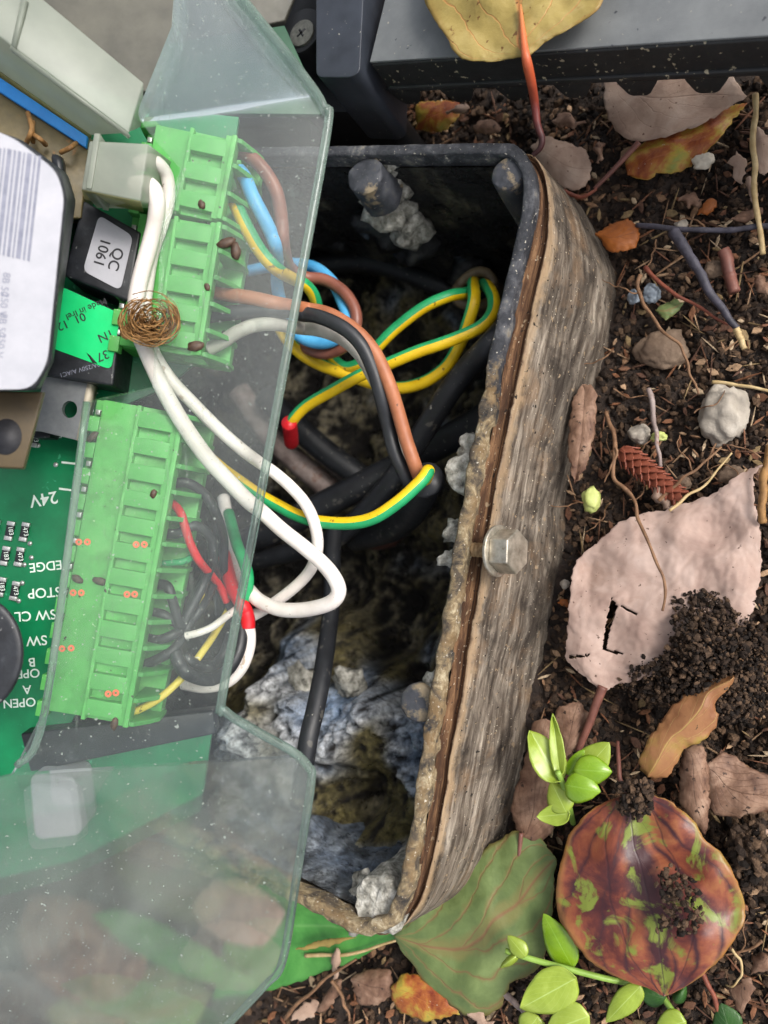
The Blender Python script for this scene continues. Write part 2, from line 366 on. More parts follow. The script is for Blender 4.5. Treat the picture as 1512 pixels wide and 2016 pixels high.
M['w_green'] = surf('green_wire', [(.3, '#15864f'), (.7, '#2aa566')], 2, rough=.45, bump=.1, specks=('#0e5030', .7, 7))
M['w_red'] = surf('red_wire', [(.3, '#b3161d'), (.7, '#d8232d')], 2, rough=.4, bump=.08)
M['w_thinyel'] = surf('thin_yellow_wire', [(.3, '#c9b23a'), (.7, '#e3d05a')], 2, rough=.5, bump=.1, specks=('#7c7030', .68, 6))
M['cable'] = surf('black_cable', [(.3, '#16171a'), (.7, '#26282c')], 1.6, rough=.48, bump=.25, bscale=24, specks=[('#8c887f', .70, 12), ('#4a4844', .64, 4)])
M['conduit'] = surf('pale_conduit', [(.3, '#5c4d48'), (.5, '#8a7a74'), (.7, '#ada09a')], 1.6, rough=.7, bump=.4, blotch=('#7a4a30', .58, .7, 1.5))
M['grommet'] = surf('grommet', [(.3, '#4d4030'), (.7, '#8a7a5e')], 2, rough=.5, bump=.4)
M['stone'] = surf('grey_stone', [(.3, '#8a8276'), (.55, '#a89f92'), (.75, '#c9c1b5')], 1.6, rough=.75, bump=.6, bscale=7, bdist=.05)
M['stone2'] = surf('brown_stone', [(.3, '#5b4839'), (.7, '#84705d')], 1.8, rough=.8, bump=.6, bscale=8, bdist=.05)
M['stone3'] = surf('blue_grey_stone', [(.3, '#5a6470'), (.7, '#98a2aa')], 2.2, rough=.6, bump=.6, bscale=8)
M['redstone'] = surf('dark_red_stone', [(.3, '#3a2723'), (.7, '#6b4a42')], 2, rough=.4, bump=.5, bscale=8)
M['twig'] = surf('brown_twig', [(.3, '#5a3f2a'), (.7, '#8d6a4c')], 5, rough=.7, bump=.5)
M['twigred'] = surf('reddish_twig', [(.3, '#5a2a1d'), (.7, '#8a4a34')], 5, rough=.6, bump=.4)
M['twigdark'] = surf('dark_twig', [(.3, '#23222a'), (.7, '#4d4a55')], 5, rough=.6, bump=.5)
M['straw'] = surf('straw', [(.3, '#a08556'), (.7, '#c8b184')], 5, rough=.6, bump=.3)
M['cone'] = surf('cone_scale', [(.3, '#5a2a1c'), (.7, '#8f4d37')], 5, rough=.55, bump=.4)
M['petiole'] = surf('red_petiole', [(.3, '#a23e26'), (.6, '#cf6a42'), (.8, '#d98b5a')], 1.2, rough=.45, bump=.1)
M['petiole2'] = surf('brown_petiole', [(.3, '#5b3830'), (.7, '#87584b')], 3, rough=.5, bump=.3)
M['stemgreen'] = surf('green_stem', [(.3, '#6f8f35'), (.7, '#93b552')], 2, rough=.5, bump=.2)
M['fibre'] = surf('dry_fibre', [(.3, '#6b4b28'), (.7, '#a67c48')], 6, rough=.7, bump=.3)
M['pod'] = surf('yellow_green_pod', [(.3, '#a3ad5c'), (.7, '#c8d082')], 4, rough=.5, bump=.3)
def translucent(name, col, milk, tint=(1, 1, 1, 1)):
    N = NT(name); co = N.coord()
    d = N.n('ShaderNodeBsdfPrincipled'); N.l(N.ramp(N.noise(co, 1.0, 5), [(.3, col), (.7, milk)]), d.inputs['Base Color']); d.inputs['Roughness'].default_value = .3
    t = N.n('ShaderNodeBsdfTranslucent'); t.inputs[0].default_value = hx(milk); a = N.n('ShaderNodeMixShader'); a.inputs[0].default_value = .4
    N.l(d.outputs[0], a.inputs[1]); N.l(t.outputs[0], a.inputs[2])
    tr = N.n('ShaderNodeBsdfTransparent'); tr.inputs[0].default_value = (.9, .92, .88, 1); b = N.n('ShaderNodeMixShader'); b.inputs[0].default_value = .32
    N.l(a.outputs[0], b.inputs[1]); N.l(tr.outputs[0], b.inputs[2]); N.l(b.outputs[0], N.out.inputs[0]); return N.m
M['nylon'] = translucent('milky_nylon', '#98a096', '#b9beb2')
M['nylon_y'] = translucent('yellowed_nylon', '#a39d70', '#c0ba8c')
def clear(name, dust_lo, dust_hi, tint, edge=False, scuff=0, gloss=.9):
    N = NT(name); co = N.coord()
    tr = N.n('ShaderNodeBsdfTransparent'); tr.inputs[0].default_value = tint
    if scuff:                               # scuffed plastic blurs what lies behind it
        rf = N.n('ShaderNodeBsdfRefraction'); rf.inputs['IOR'].default_value = 1.45; rf.inputs['Roughness'].default_value = .13; rf.inputs[0].default_value = tint
        mr = N.n('ShaderNodeMixShader'); mr.inputs[0].default_value = scuff; N.l(tr.outputs[0], mr.inputs[1]); N.l(rf.outputs[0], mr.inputs[2]); tr = mr
    gl = N.n('ShaderNodeBsdfGlossy'); gl.inputs['Roughness'].default_value = .12 if edge else .06; gl.inputs[0].default_value = (.95, .97, 1, 1)
    fr = N.n('ShaderNodeFresnel'); fr.inputs[0].default_value = 1.5
    m1 = N.n('ShaderNodeMixShader'); N.l(N.math('MULTIPLY', fr.outputs[0], gloss, True), m1.inputs[0]); N.l(tr.outputs[0], m1.inputs[1]); N.l(gl.outputs[0], m1.inputs[2])
    df = N.n('ShaderNodeBsdfDiffuse'); df.inputs[0].default_value = hx('#c6cec6') if not edge else hx('#b3c2b8')
    ts = N.n('ShaderNodeBsdfTranslucent'); ts.inputs[0].default_value = hx('#c6cec6') if not edge else hx('#a4beb2')
    md = N.n('ShaderNodeMixShader'); md.inputs[0].default_value = .5; N.l(df.outputs[0], md.inputs[1]); N.l(ts.outputs[0], md.inputs[2])
    big = N.ramp(N.noise(co, .35, 6, .65, .6), [(.35, (dust_lo,) * 3 + (1,)), (.7, (dust_hi,) * 3 + (1,))])
    sp = N.ramp(N.noise(co, 13, 2, .5), [(.70, (0, 0, 0, 1)), (.74, (.55, .55, .55, 1))])
    sc = N.coord('Object', (100 * 8, 100 * .5, 100 * 3)); scr = N.ramp(N.noise(sc, 1.6, 3, .5), [(.66, (0, 0, 0, 1)), (.72, (.12, .12, .12, 1))])
    fac = N.math('ADD', N.math('ADD', big, sp), scr, True)
    m2 = N.n('ShaderNodeMixShader'); N.l(fac, m2.inputs[0]); N.l(m1.outputs[0], m2.inputs[1]); N.l(md.outputs[0], m2.inputs[2]); N.l(m2.outputs[0], N.out.inputs[0])
    return N.m
M['clear'] = clear('clear_plastic', .01, .09, (.965, .985, .97, 1))
M['clear_edge'] = clear('clear_plastic_edge', .12, .55, (.80, .88, .85, 1), True)
M['clear_cut'] = clear('clear_cut_edge', .0, .04, (.95, .97, .96, 1), gloss=.12)
M['scuffed'] = clear('scuffed_clear_plastic', .05, .26, (.96, .975, .96, 1), scuff=.7)
M['traygrey'] = surf('grey_tray', [(.3, '#45443e'), (.7, '#626056')], .8, rough=.6, bump=.1)
M['pcbdark'] = surf('lower_board', [(.3, '#123c28'), (.7, '#245c3c')], .6, rough=.5, bump=.1)
M['panelpl'] = surf('highlit_black_panel', [(.3, '#262a31'), (.7, '#363b44')], 1.5, rough=.45, bump=.1, bscale=30, specks=('#8a8880', .71, 11))  # black plastic with its bluish highlight put into the colour
_N = NT('red_stalk'); _tc = _N.n('ShaderNodeTexCoord'); _sx = _N.n('ShaderNodeSeparateXYZ'); _N.l(_tc.outputs['UV'], _sx.inputs[0])
_f = _N.math('ADD', _N.math('MULTIPLY', _sx.outputs[1], .36), _N.math('MULTIPLY', _N.noise(_N.coord(), 5, 5), .15))
_N.l(_N.ramp(_f, [(.05, '#a9723a'), (.3, '#c2683a'), (.55, '#b3502f'), (.8, '#6d2c25'), (1, '#3a1c1c')]), _N.b.inputs['Base Color']); _N.b.inputs['Roughness'].default_value = .45
_N.bump(_N.noise(_N.coord(), 14, 5), .3, .03); M['stalk'] = _N.m

# ================================================================== the ground
def gz(x, y):
    return 0.35 * noise.noise(Vector((x * .35, y * .35, 3))) + .22 * fbm((x, y, 1), 1.1, 4)
gx0, gx1, gy0, gy1 = -13, 14, -16, 16
nx, ny = 190, 220
V = []; F = []
for j in range(ny + 1):
    for i in range(nx + 1):
        x = gx0 + (gx1 - gx0) * i / nx; y = gy0 + (gy1 - gy0) * j / ny
        V.append(Vector((x, y, gz(x, y))))
for j in range(ny):
    for i in range(nx):
        a = j * (nx + 1) + i; F.append((a, a + 1, a + nx + 2, a + nx + 1))
# the sheet goes on, coarser, far beyond the picture
edge = [j * (nx + 1) + i for i, j in [(i, 0) for i in range(nx)] + [(nx, j) for j in range(ny)] + [(i, ny) for i in range(nx, 0, -1)] + [(0, j) for j in range(ny, 0, -1)]]
o0 = len(V); cx, cy = (gx0 + gx1) / 2, (gy0 + gy1) / 2
for e in edge:
    p = V[e]; d = Vector((p.x - cx, p.y - cy, 0)); V.append(Vector((cx, cy, 0)) + d * 150)
ne = len(edge)
for i in range(ne):
    F.append((edge[i], o0 + i, o0 + (i + 1) % ne, edge[(i + 1) % ne]))
# the hole the sunken box stands in is cut out below
RIMPX = [ # rim outer edge at the rim height, foot of the wall at the soil
 ((640, 286), None), ((820, 282), None), ((985, 279), None), ((1022, 289), (1120, 392)), ((1044, 318), (1150, 412)), ((1053, 360), (1175, 455)),
 ((1046, 430), (1205, 525)), ((1020, 540), (1214, 610)), ((995, 650), (1196, 700)), ((975, 760), (1168, 800)), ((955, 860), (1140, 900)),
 ((938, 950), (1122, 990)), ((922, 1040), (1112, 1070)), ((905, 1150), (1096, 1170)), ((888, 1250), (1078, 1270)), ((868, 1370), (1058, 1380)),
 ((850, 1490), (1038, 1480)), ((834, 1600), (1015, 1590)), ((814, 1710), (985, 1680)), ((796, 1785), (945, 1735)), ((768, 1828), (900, 1765)), ((725, 1844), (850, 1785)),
 ((670, 1826), None), ((580, 1778), None), ((420, 1690), None), ((250, 1600), None), ((140, 1480), None), ((105, 1300), None), ((130, 950), None), ((180, 600), None), ((225, 380), None), ((300, 296), None), ((450, 289), None)]
NL = 420
outer = resample(cr([W(p[0], p[1], RIM) for p, b in RIMPX] + [W(*RIMPX[0][0], RIM)], 10), NL + 1)[:-1]
footc = []
for p, b in RIMPX:
    q = W(p[0], p[1], RIM)
    footc.append(W(b[0], b[1], 0) if b else Vector((q.x, q.y, 0)))
# foot resampled with the same parameter as the rim
rc = cr([W(p[0], p[1], RIM) for p, b in RIMPX] + [W(*RIMPX[0][0], RIM)], 10); fc = cr(footc + [footc[0]], 10)
Ls = [0]
for a, b in zip(rc, rc[1:]): Ls.append(Ls[-1] + (b - a).length)
TL = Ls[-1]; foot = []; j = 0
for i in range(NL):
    t = TL * i / NL
    while j < len(rc) - 2 and Ls[j + 1] < t: j += 1
    foot.append(fc[j].lerp(fc[j + 1], (t - Ls[j]) / max(1e-9, Ls[j + 1] - Ls[j])))
cen = sum(outer, Vector()) / NL
def inset(P, d):
    out = []
    for i in range(len(P)):
        t = (P[(i + 2) % len(P)] - P[i - 2]); n = Vector((t.y, -t.x, 0)).normalized()
        if n.dot(cen - P[i]) < 0: n = -n
        out.append(P[i] + n * d)
    return out
inner = inset(outer, .24)
def inside(poly, x, y):
    c = False; n = len(poly); j = n - 1
    for i in range(n):
        a, b = poly[i], poly[j]
        if (a[1] > y) != (b[1] > y) and x < (b[0] - a[0]) * (y - a[1]) / (b[1] - a[1]) + a[0]: c = not c
        j = i
    return c
coarse = outer[::6]
F = [f for f in F if not (max(f) < o0 and all(inside(coarse, V[i].x, V[i].y) for i in f))]
g = add('ground', V, F, M['soil'], base=(0, 0, 0)); g['kind'] = 'structure'

# ================================================================== the sunken box
BOX = thing('control_box', 'corroded dark metal box sunk in the soil with weathered side and open top', 'box', (cen.x, cen.y, 0))
# rim
rows = []
for k, (P, z) in enumerate(((inner, RIM - .5), (inner, RIM - .04), (inset(outer, .20), RIM), (inset(outer, .04), RIM), (outer, RIM - .05), (inset(outer, -.01), RIM - .35))):
    row = []
    for i, p in enumerate(P):
        rough = .05 + .10 * max(0, noise.noise(Vector((p.x * .5, p.y * .5, 9))) + .1) if .16 < i / NL < .6 else .012
        q = Vector((p.x, p.y, z))
        dn = Vector((fbm((q.x, q.y, 5), 3.2), fbm((q.x, q.y, 15), 3.2), .8 * fbm((q.x, q.y, 25), 3.2)))
        row.append(q + dn * rough)
    rows.append(row)
def loft(rows, closed=True):
    V = [p for r in rows for p in r]; n = len(rows[0]); F = []
    for a in range(len(rows) - 1):
        for i in range(n if closed else n - 1):
            F.append((a * n + i, a * n + (i + 1) % n, (a + 1) * n + (i + 1) % n, (a + 1) * n + i))
    return V, F
V, F = loft(rows)
cols = []
for k in range(len(V)):
    q = (k % NL) / NL; t = min(1, max(0, (q - .15) / .05)) * min(1, max(0, (.62 - q) / .04)); cols.append((t * .78, t * .78, t * .78, 1))
add('rim', V, F, M['rim'], BOX, cols=cols)
# outer wall: rim -> groove -> ledge -> weathered face
prof = [(.0, RIM - .30, 0), (.05, RIM - .62, 0), (.10, RIM - .66, 0), (.17, RIM - .60, 0), (.215, RIM - .52, 0), (.25, RIM - .56, 0)]
for k in range(1, 27): prof.append((.25 + .75 * k / 26, (RIM - .56) * (1 - k / 26) - .25 * (k / 26), k / 26))
V = []; UV = []; rows = []; mi = []
for r, (f, z, q) in enumerate(prof):
    row = []
    for i in range(NL):
        a, b = outer[i], foot[i]
        # f is a fraction of the way in plan between rim and foot of the wall
        p = Vector((a.x + (b.x - a.x) * f, a.y + (b.y - a.y) * f, z))
        n = Vector((b.x - a.x, b.y - a.y, .4)); n = n.normalized() if n.length > .5 else (a - cen).normalized()
        amp = .045 + .045 * q
        p += n * amp * (fbm((TL * i / NL * .5, q * 1.6, 2), 1.6) + .4 * fbm((TL * i / NL * 1.2, q * 6, 7), 3))
        row.append(p); UV.append((TL * i / NL, f * 3.2))
    rows.append(row)
V, F = loft(rows); nring = len(prof)
mi = [1 if (k // NL) < 5 else 0 for k in range(len(F))]
add('outer_wall', V, F, M['wall'], BOX, uv=UV)
# inner wall
def lerp3(a, b, t): t = max(0, min(1, t)); return tuple(a[i] + (b[i] - a[i]) * t for i in range(4))
rows = []
for k in range(0, 22):
    z = RIM - .5 - k * .42; row = []
    ins = inset(outer, .24 + .012 * k)
    for i, p in enumerate(ins):
        q = Vector((p.x, p.y, z)); d = (cen - q); d.z = 0; d.normalize()
        bb = 1 + 1.2 * max(0, min(1, (W(600, 1500, z).y - q.y) / 1.6))
        row.append(q + d * (.03 + bb * min(1, k * .25) * .25 * max(0, fbm((q.x, q.y, q.z), .8) + .1)))
    rows.append(row)
V, F = loft(rows); cols = []
wb = W(650, 1800, 1); wt = W(800, 300, 1)
for k, p in enumerate(V):
    c = max(0, min(1, (W(600, 1500, p.z).y - p.y) / 1.6)); r = fbm((p.x, p.y, p.z), .9, 5); r2 = fbm((p.x, p.y, p.z + 8), 3.5, 4); r3 = noise.noise(Vector((p.x * .9, p.y * .9, p.z * .9)))
    dark = lerp3(hx('#141416'), hx('#77725f'), (r + r2 * .5 - .12) * 1.2); cr_ = lerp3(hx('#5d6670'), hx('#b4bbc2'), .3 + r2 + r * .5); cr_ = lerp3(cr_, hx('#6b7f9c'), .2 + r3); cr_ = lerp3(cr_, hx('#262320'), (-r - .05) * 2.2)
    cols.append(lerp3(dark, cr_, c * 1.1))
add('inner_wall', V, F, M['crust'], BOX, cols=cols)
# floor and crust: heights and crust measured at points seen in the opening (px, py, z, crust)
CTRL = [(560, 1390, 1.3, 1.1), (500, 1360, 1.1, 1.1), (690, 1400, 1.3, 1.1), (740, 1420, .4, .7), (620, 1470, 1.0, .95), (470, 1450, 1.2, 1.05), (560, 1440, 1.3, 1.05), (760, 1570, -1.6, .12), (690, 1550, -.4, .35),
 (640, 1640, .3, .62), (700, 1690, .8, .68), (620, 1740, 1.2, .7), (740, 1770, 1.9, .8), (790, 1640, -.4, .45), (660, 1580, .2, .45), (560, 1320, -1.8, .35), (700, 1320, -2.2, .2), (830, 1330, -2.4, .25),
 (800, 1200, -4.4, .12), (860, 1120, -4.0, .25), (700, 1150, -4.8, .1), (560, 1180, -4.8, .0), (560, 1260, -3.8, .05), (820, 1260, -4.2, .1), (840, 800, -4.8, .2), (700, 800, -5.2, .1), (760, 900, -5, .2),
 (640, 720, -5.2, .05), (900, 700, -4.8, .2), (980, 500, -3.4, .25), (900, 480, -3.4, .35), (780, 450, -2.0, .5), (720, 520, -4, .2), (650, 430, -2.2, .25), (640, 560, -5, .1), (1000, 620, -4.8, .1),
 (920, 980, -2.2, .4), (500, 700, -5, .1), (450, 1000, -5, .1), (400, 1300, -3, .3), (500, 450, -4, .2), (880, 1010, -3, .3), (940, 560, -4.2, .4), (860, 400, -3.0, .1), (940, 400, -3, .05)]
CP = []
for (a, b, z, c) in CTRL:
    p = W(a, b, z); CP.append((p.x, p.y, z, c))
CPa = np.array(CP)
xs = [p.x for p in inner]; ys = [p.y for p in inner]
gx, gy = 170, 290; x0, x1, y0, y1 = min(xs) - .1, max(xs) + .1, min(ys) - .1, max(ys) + .1
V = []; cols = []; F = []; idx = {}
cpoly = inset(outer, .1)[::5]
def lerp3(a, b, t): t = max(0, min(1, t)); return tuple(a[i] + (b[i] - a[i]) * t for i in range(4))
cWHT, cBLU, cOLV, cBLK, cTAN, cGRY = hx('#e2e4e6'), hx('#8fa8c8'), hx('#7a7048'), hx('#262220'), hx('#b8ae98'), hx('#6e7884')
for j in range(gy + 1):
    for i in range(gx + 1):
        x = x0 + (x1 - x0) * i / gx; y = y0 + (y1 - y0) * j / gy
        if not inside(cpoly, x, y): continue
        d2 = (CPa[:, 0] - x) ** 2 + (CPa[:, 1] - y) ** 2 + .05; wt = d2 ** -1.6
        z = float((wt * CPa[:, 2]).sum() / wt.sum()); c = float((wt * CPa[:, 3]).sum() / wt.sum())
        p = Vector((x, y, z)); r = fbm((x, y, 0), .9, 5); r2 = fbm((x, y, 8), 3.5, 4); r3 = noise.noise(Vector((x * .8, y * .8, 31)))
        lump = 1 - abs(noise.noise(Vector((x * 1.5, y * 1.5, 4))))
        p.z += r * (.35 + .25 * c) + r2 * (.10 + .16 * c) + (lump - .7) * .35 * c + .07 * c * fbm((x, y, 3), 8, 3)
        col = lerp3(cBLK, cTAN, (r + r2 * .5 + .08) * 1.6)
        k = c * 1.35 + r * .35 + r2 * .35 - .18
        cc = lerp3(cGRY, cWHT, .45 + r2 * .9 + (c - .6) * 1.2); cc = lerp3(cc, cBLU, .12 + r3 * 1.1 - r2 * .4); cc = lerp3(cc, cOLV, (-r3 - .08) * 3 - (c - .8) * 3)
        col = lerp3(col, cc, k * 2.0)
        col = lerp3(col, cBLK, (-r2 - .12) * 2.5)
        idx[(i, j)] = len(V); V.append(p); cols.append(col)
for j in range(gy):
    for i in range(gx):
        q = [(i, j), (i + 1, j), (i + 1, j + 1), (i, j + 1)]
        if all(k in idx for k in q): F.append(tuple(idx[k] for k in q))
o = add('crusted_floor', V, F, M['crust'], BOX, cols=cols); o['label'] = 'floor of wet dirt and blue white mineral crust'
# bosses
def boss(px, py, rpx, z, depth, mat, crusty=0, name='boss'):
    c = W(px, py, z); r = (W(px + rpx, py, z) - c).length * .97; V = []; F = []; n = 40
    prof = [(0, 0), (.55, .0), (.9, -.005), (1.0, -.05), (1.0, -.2)] + [(1.02 + .02 * k, -.2 - depth * k / 8) for k in range(1, 9)]
    for a, (q, dz) in enumerate(prof):
        for i in range(n):
            t = 2 * math.pi * i / n; p = c + Vector((math.cos(t) * r * q, math.sin(t) * r * q, dz))
            p += Vector((fbm(p, 2.5), fbm(p + Vector((5, 0, 0)), 2.5), .8 * fbm(p + Vector((0, 9, 0)), 3))) * (.012 + crusty)
            V.append(p)
    V2, F = V, []
    for a in range(len(prof) - 1):
        for i in range(n): F.append((a * n + i, a * n + (i + 1) % n, (a + 1) * n + (i + 1) % n, (a + 1) * n + i))
    return add(name, V, F, mat, BOX, sharp=50)
boss(718, 344, 34, RIM - .12, .75, M['boss'], .03); boss(1000, 340, 34, RIM - .1, 5, M['boss'])
o = boss(907, 930, 37, RIM - .45, 4, M['bosscrust'], .07); o['label'] = 'boss covered in white crust'
boss(822, 1384, 37, RIM - .25, 4.5, M['boss']); o = boss(742, 1782, 50, RIM - .25, 3, M['bosscrust'], .12)
# crust lumps that stick to bosses and rim
def lump(px, py, z, rpx, mat, parent, name='crust_lump', sq=(1, 1, 1), seed=0, amp=.25, sub=3, base=None):
    c = W(px, py, z); r = (W(px + rpx, py, z) - c).length
    bm = bmesh.new(); bmesh.ops.create_icosphere(bm, subdivisions=sub, radius=1)
    V = []
    for v in bm.verts:
        d = v.co.normalized(); k = 1 + amp * fbm(d + Vector((seed * 3.7, 0, 0)), 1.1) + amp * .35 * fbm(d + Vector((seed, 7, 0)), 3.2)
        V.append(c + Vector((d.x * sq[0], d.y * sq[1], d.z * sq[2])) * r * k)
    F = [tuple(v.index for v in f.verts) for f in bm.faces]; bm.free()
    return add(name, V, F, mat, parent, base=base)
for i, (a, b, z, r) in enumerate(((765, 400, 1.7, 42), (762, 328, 2.9, 22), (790, 432, .9, 44), (752, 440, .8, 44), (772, 368, 2.3, 30), (815, 470, -.5, 52), (650, 420, -1, 60), (900, 1045, 2.9, 24), (885, 1100, 2.9, 16), (925, 880, 2.8, 22), (700, 1812, 3.0, 18), (860, 1340, 3.0, 22), (716, 1750, 2.6, 26), (940, 520, -2, 55), (985, 420, -1.4, 40), (690, 1350, -.3, 30), (600, 1350, -.1, 34))):
    lump(a, b, z, r, M['bosscrust'] if i not in (3, 5, 6, 13, 14) else M['innerwall'], BOX, seed=i, amp=.7, sq=(1, 1, .8))
# the bolt in the side of the box
p0 = W(926, 1082, RIM - .35); p1 = W(1010, 1086, RIM - .1); ax = (p1 - p0).normalized()
BOLT = thing('hex_bolt', 'short pale hex bolt with washer sticking out of the box wall', 'bolt', p0)
V, F, UV, SEC = [], [], [], []
pts = [p0 + ax * (.02 * i) for i in range(40)]
V, F, UV, SEC = tube_data(pts, lambda t: .13 + .018 * math.sin(t * 39 * .02 / .085 * 2 * math.pi), 20, raw=True)
add('thread', V, F, M['rust'], BOLT)
sx_ = ax.orthogonal().normalized(); sy_ = ax.cross(sx_)
def ring(c, r, n, ph=0): return [c + (sx_ * math.cos(2 * math.pi * i / n + ph) + sy_ * math.sin(2 * math.pi * i / n + ph)) * r for i in range(n)]
cw = p0 + ax * .60
V, F = prismd(ring(cw, .50, 40), ax * .07); add('washer', V, F, M['bolt'], BOLT, bevel=.02)
V, F = prismd(ring(cw + ax * .072, .43, 6, .3), ax * .40); add('head', V, F, M['bolt'], BOLT, bevel=.035, bseg=3, sharp=35)

# ================================================================== gate motor housing and gear rack
def wprism(px, z1, z0): return prismd([W(a, b, z1) for a, b in px], Vector((0, 0, z0 - z1)))
MOT = thing('motor_housing', 'black moulded plastic housing with recessed screws beside the gear rack', 'housing', W(650, 100, 0))
V, F = wprism([(300, -260), (560, -260), (560, 40), (575, 110), (640, 165), (560, 250), (300, 250)], 2.6, 0); add('lower_case', V, F, M['blackpl'], MOT, bevel=.15, bseg=3)
V, F = wprism(roundpoly([(622, -160), (722, -160), (708, 140), (692, 152), (622, 152)], 14), 4.4, 2.0); add('upright_panel', V, F, M['panelpl'], MOT, bevel=.22, bseg=4)
V, F = wprism(roundpoly([(560, -160), (640, -160), (630, 20), (612, 110), (575, 110), (560, 60)], 14), 3.3, 2.0); add('recess_wall', V, F, M['blackpl'], MOT, bevel=.1, bseg=3)
V, F = wprism(roundpoly([(590, 120), (722, 120), (752, 165), (752, 205), (735, 220), (590, 220)], 12), 3.0, 0); add('corner_block', V, F, M['blackpl'], MOT, bevel=.15, bseg=3)
def disc(px, py, z, rpx, h, mat, parent, name, n=40, bevel=.03):
    c = W(px, py, z); r = (W(px + rpx, py, z) - c).length
    V, F = prismd([c + Vector((math.cos(2 * math.pi * i / n) * r, math.sin(2 * math.pi * i / n) * r, 0)) for i in range(n)], Vector((0, 0, -h)))
    return add(name, V, F, mat, parent, bevel=bevel, sharp=40)
disc(596, 30, 3.6, 40, 1.4, M['blackpl'], MOT, 'screw_boss', bevel=.08)
disc(592, 60, 4.0, 38, .9, M['blackpl'], MOT, 'screw_collar', bevel=.06)
def screw(px, py, z, r, parent, ang=.5):
    s = disc(px, py, z, r, .12, M['screw'], parent, 'screw', bevel=.03)
    c = W(px, py, z + .002)
    for k in (0, 1):
        a = ang + k * math.pi / 2; u = Vector((math.cos(a), math.sin(a), 0)) * r * .0055; v = Vector((-u.y, u.x, 0)) * .22
        V, F = prismd([c - u - v, c + u - v, c + u + v, c - u + v], Vector((0, 0, -.02))); add('slot', V, F, M['blackpl'], s)
screw(593, 64, 4.06, 22, MOT); screw(658, 236, 1.6, 20, MOT, .2)
# rack: bar with teeth pointing down
ra, rb = W(735, 128, 4.2), W(1512, 78, 4.2); rx = (rb - ra).normalized(); ry = Vector((-rx.y, rx.x, 0)); ra = ra - rx * .05; RL = 15
RACK = thing('gear_rack', 'grey black plastic gear rack with teeth along its lower edge', 'gear rack', ra + Vector((0, 0, -4.2)))
def rk(x, y, z): return ra + rx * x + ry * y + Vector((0, 0, z))
V, F = prismd([rk(0, 0, 0), rk(RL, 0, 0), rk(RL, 3.2, 0), rk(0, 3.2, 0)], Vector((0, 0, -.90)))
add('bar', V, F, [M['blackpl2']], RACK, bevel=.05, bseg=3)
V, F = prismd([rk(-.02, .03, .0), rk(RL, .03, .0), rk(RL, 3.4, .0), rk(-.02, 3.4, .0)], Vector((0, 0, .06))); add('top_strip', V, F, M['greypl'], RACK, bevel=.02)
V, F = prismd([rk(.05, -.05, -.72), rk(RL, -.05, -.72), rk(RL, 3.1, -.72), rk(.05, 3.1, -.72)], Vector((0, 0, -.17))); add('lower_ledge', V, F, M['blackpl2'], RACK, bevel=.04)
t0 = None
tw = rk(0, 0, -1.25)
# first tooth so that one tip stands where it was measured
target = W(1254, 206, 4.2 - 1.4); off = (target - ra).dot(rx) % 1.257
tm = None
prof = [(-.42, 0), (.42, 0), (.36, -.2), (.22, -.50), (.14, -.57), (-.14, -.57), (-.22, -.50), (-.36, -.2)]
Vt, Ft = prismd([Vector((x, 0, z)) for x, z in prof], Vector((0, 2.6, 0)))
tm = mesh('tooth', Vt, Ft, M['blackpl2'], bevel=.03)
k = 0
while off + k * 1.257 < RL - .5:
    m = Matrix((rx, ry, Vector((0, 0, 1)))).transposed().to_4x4(); m.translation = rk(off + k * 1.257, .02, -.88) * S
    place('tooth', tm, m, RACK); k += 1

# ================================================================== the lifted circuit board
def qprism(px, h1, h0): return prismd([Q(a, b, h1) for a, b in px], BN * (h0 - h1))
BRD = thing('circuit_board', 'green printed circuit board with terminal blocks, relays and stickers, lifted out of the box', 'circuit board', Q(100, 900, -.2))
V, F = qprism([(-150, 40), (60, 120), (285, 212), (470, 230), (432, 500), (395, 705), (330, 760), (240, 800), (180, 1350), (130, 1440), (420, 1420), (400, 1560), (150, 1690), (-150, 1760)], 0, -.16)
add('board', V, F, M['pcb'], BRD, bevel=.01)
V, F = qprism([(-150, -150), (640, -150), (560, 40), (330, 90), (300, 180), (-150, 160)], -1.2, -1.4); add('back_tray', V, F, M['traygrey'], BRD, bevel=.03)
V, F = qprism([(330, 86), (560, 50), (640, 225), (296, 222)], -.9, -1.05); add('lower_board', V, F, M['pcbdark'], BRD, bevel=.01)
V, F = qprism(roundpoly([(60, 1520), (150, 1525), (165, 1640), (70, 1650)], 20), .9, .0); add('white_component', V, F, M['white'], BRD, bevel=.06)
V, F = qprism([(40, 1445), (420, 1400), (425, 1445), (60, 1520)], .5, .0); add('black_component', V, F, M['relay'], BRD, bevel=.04)

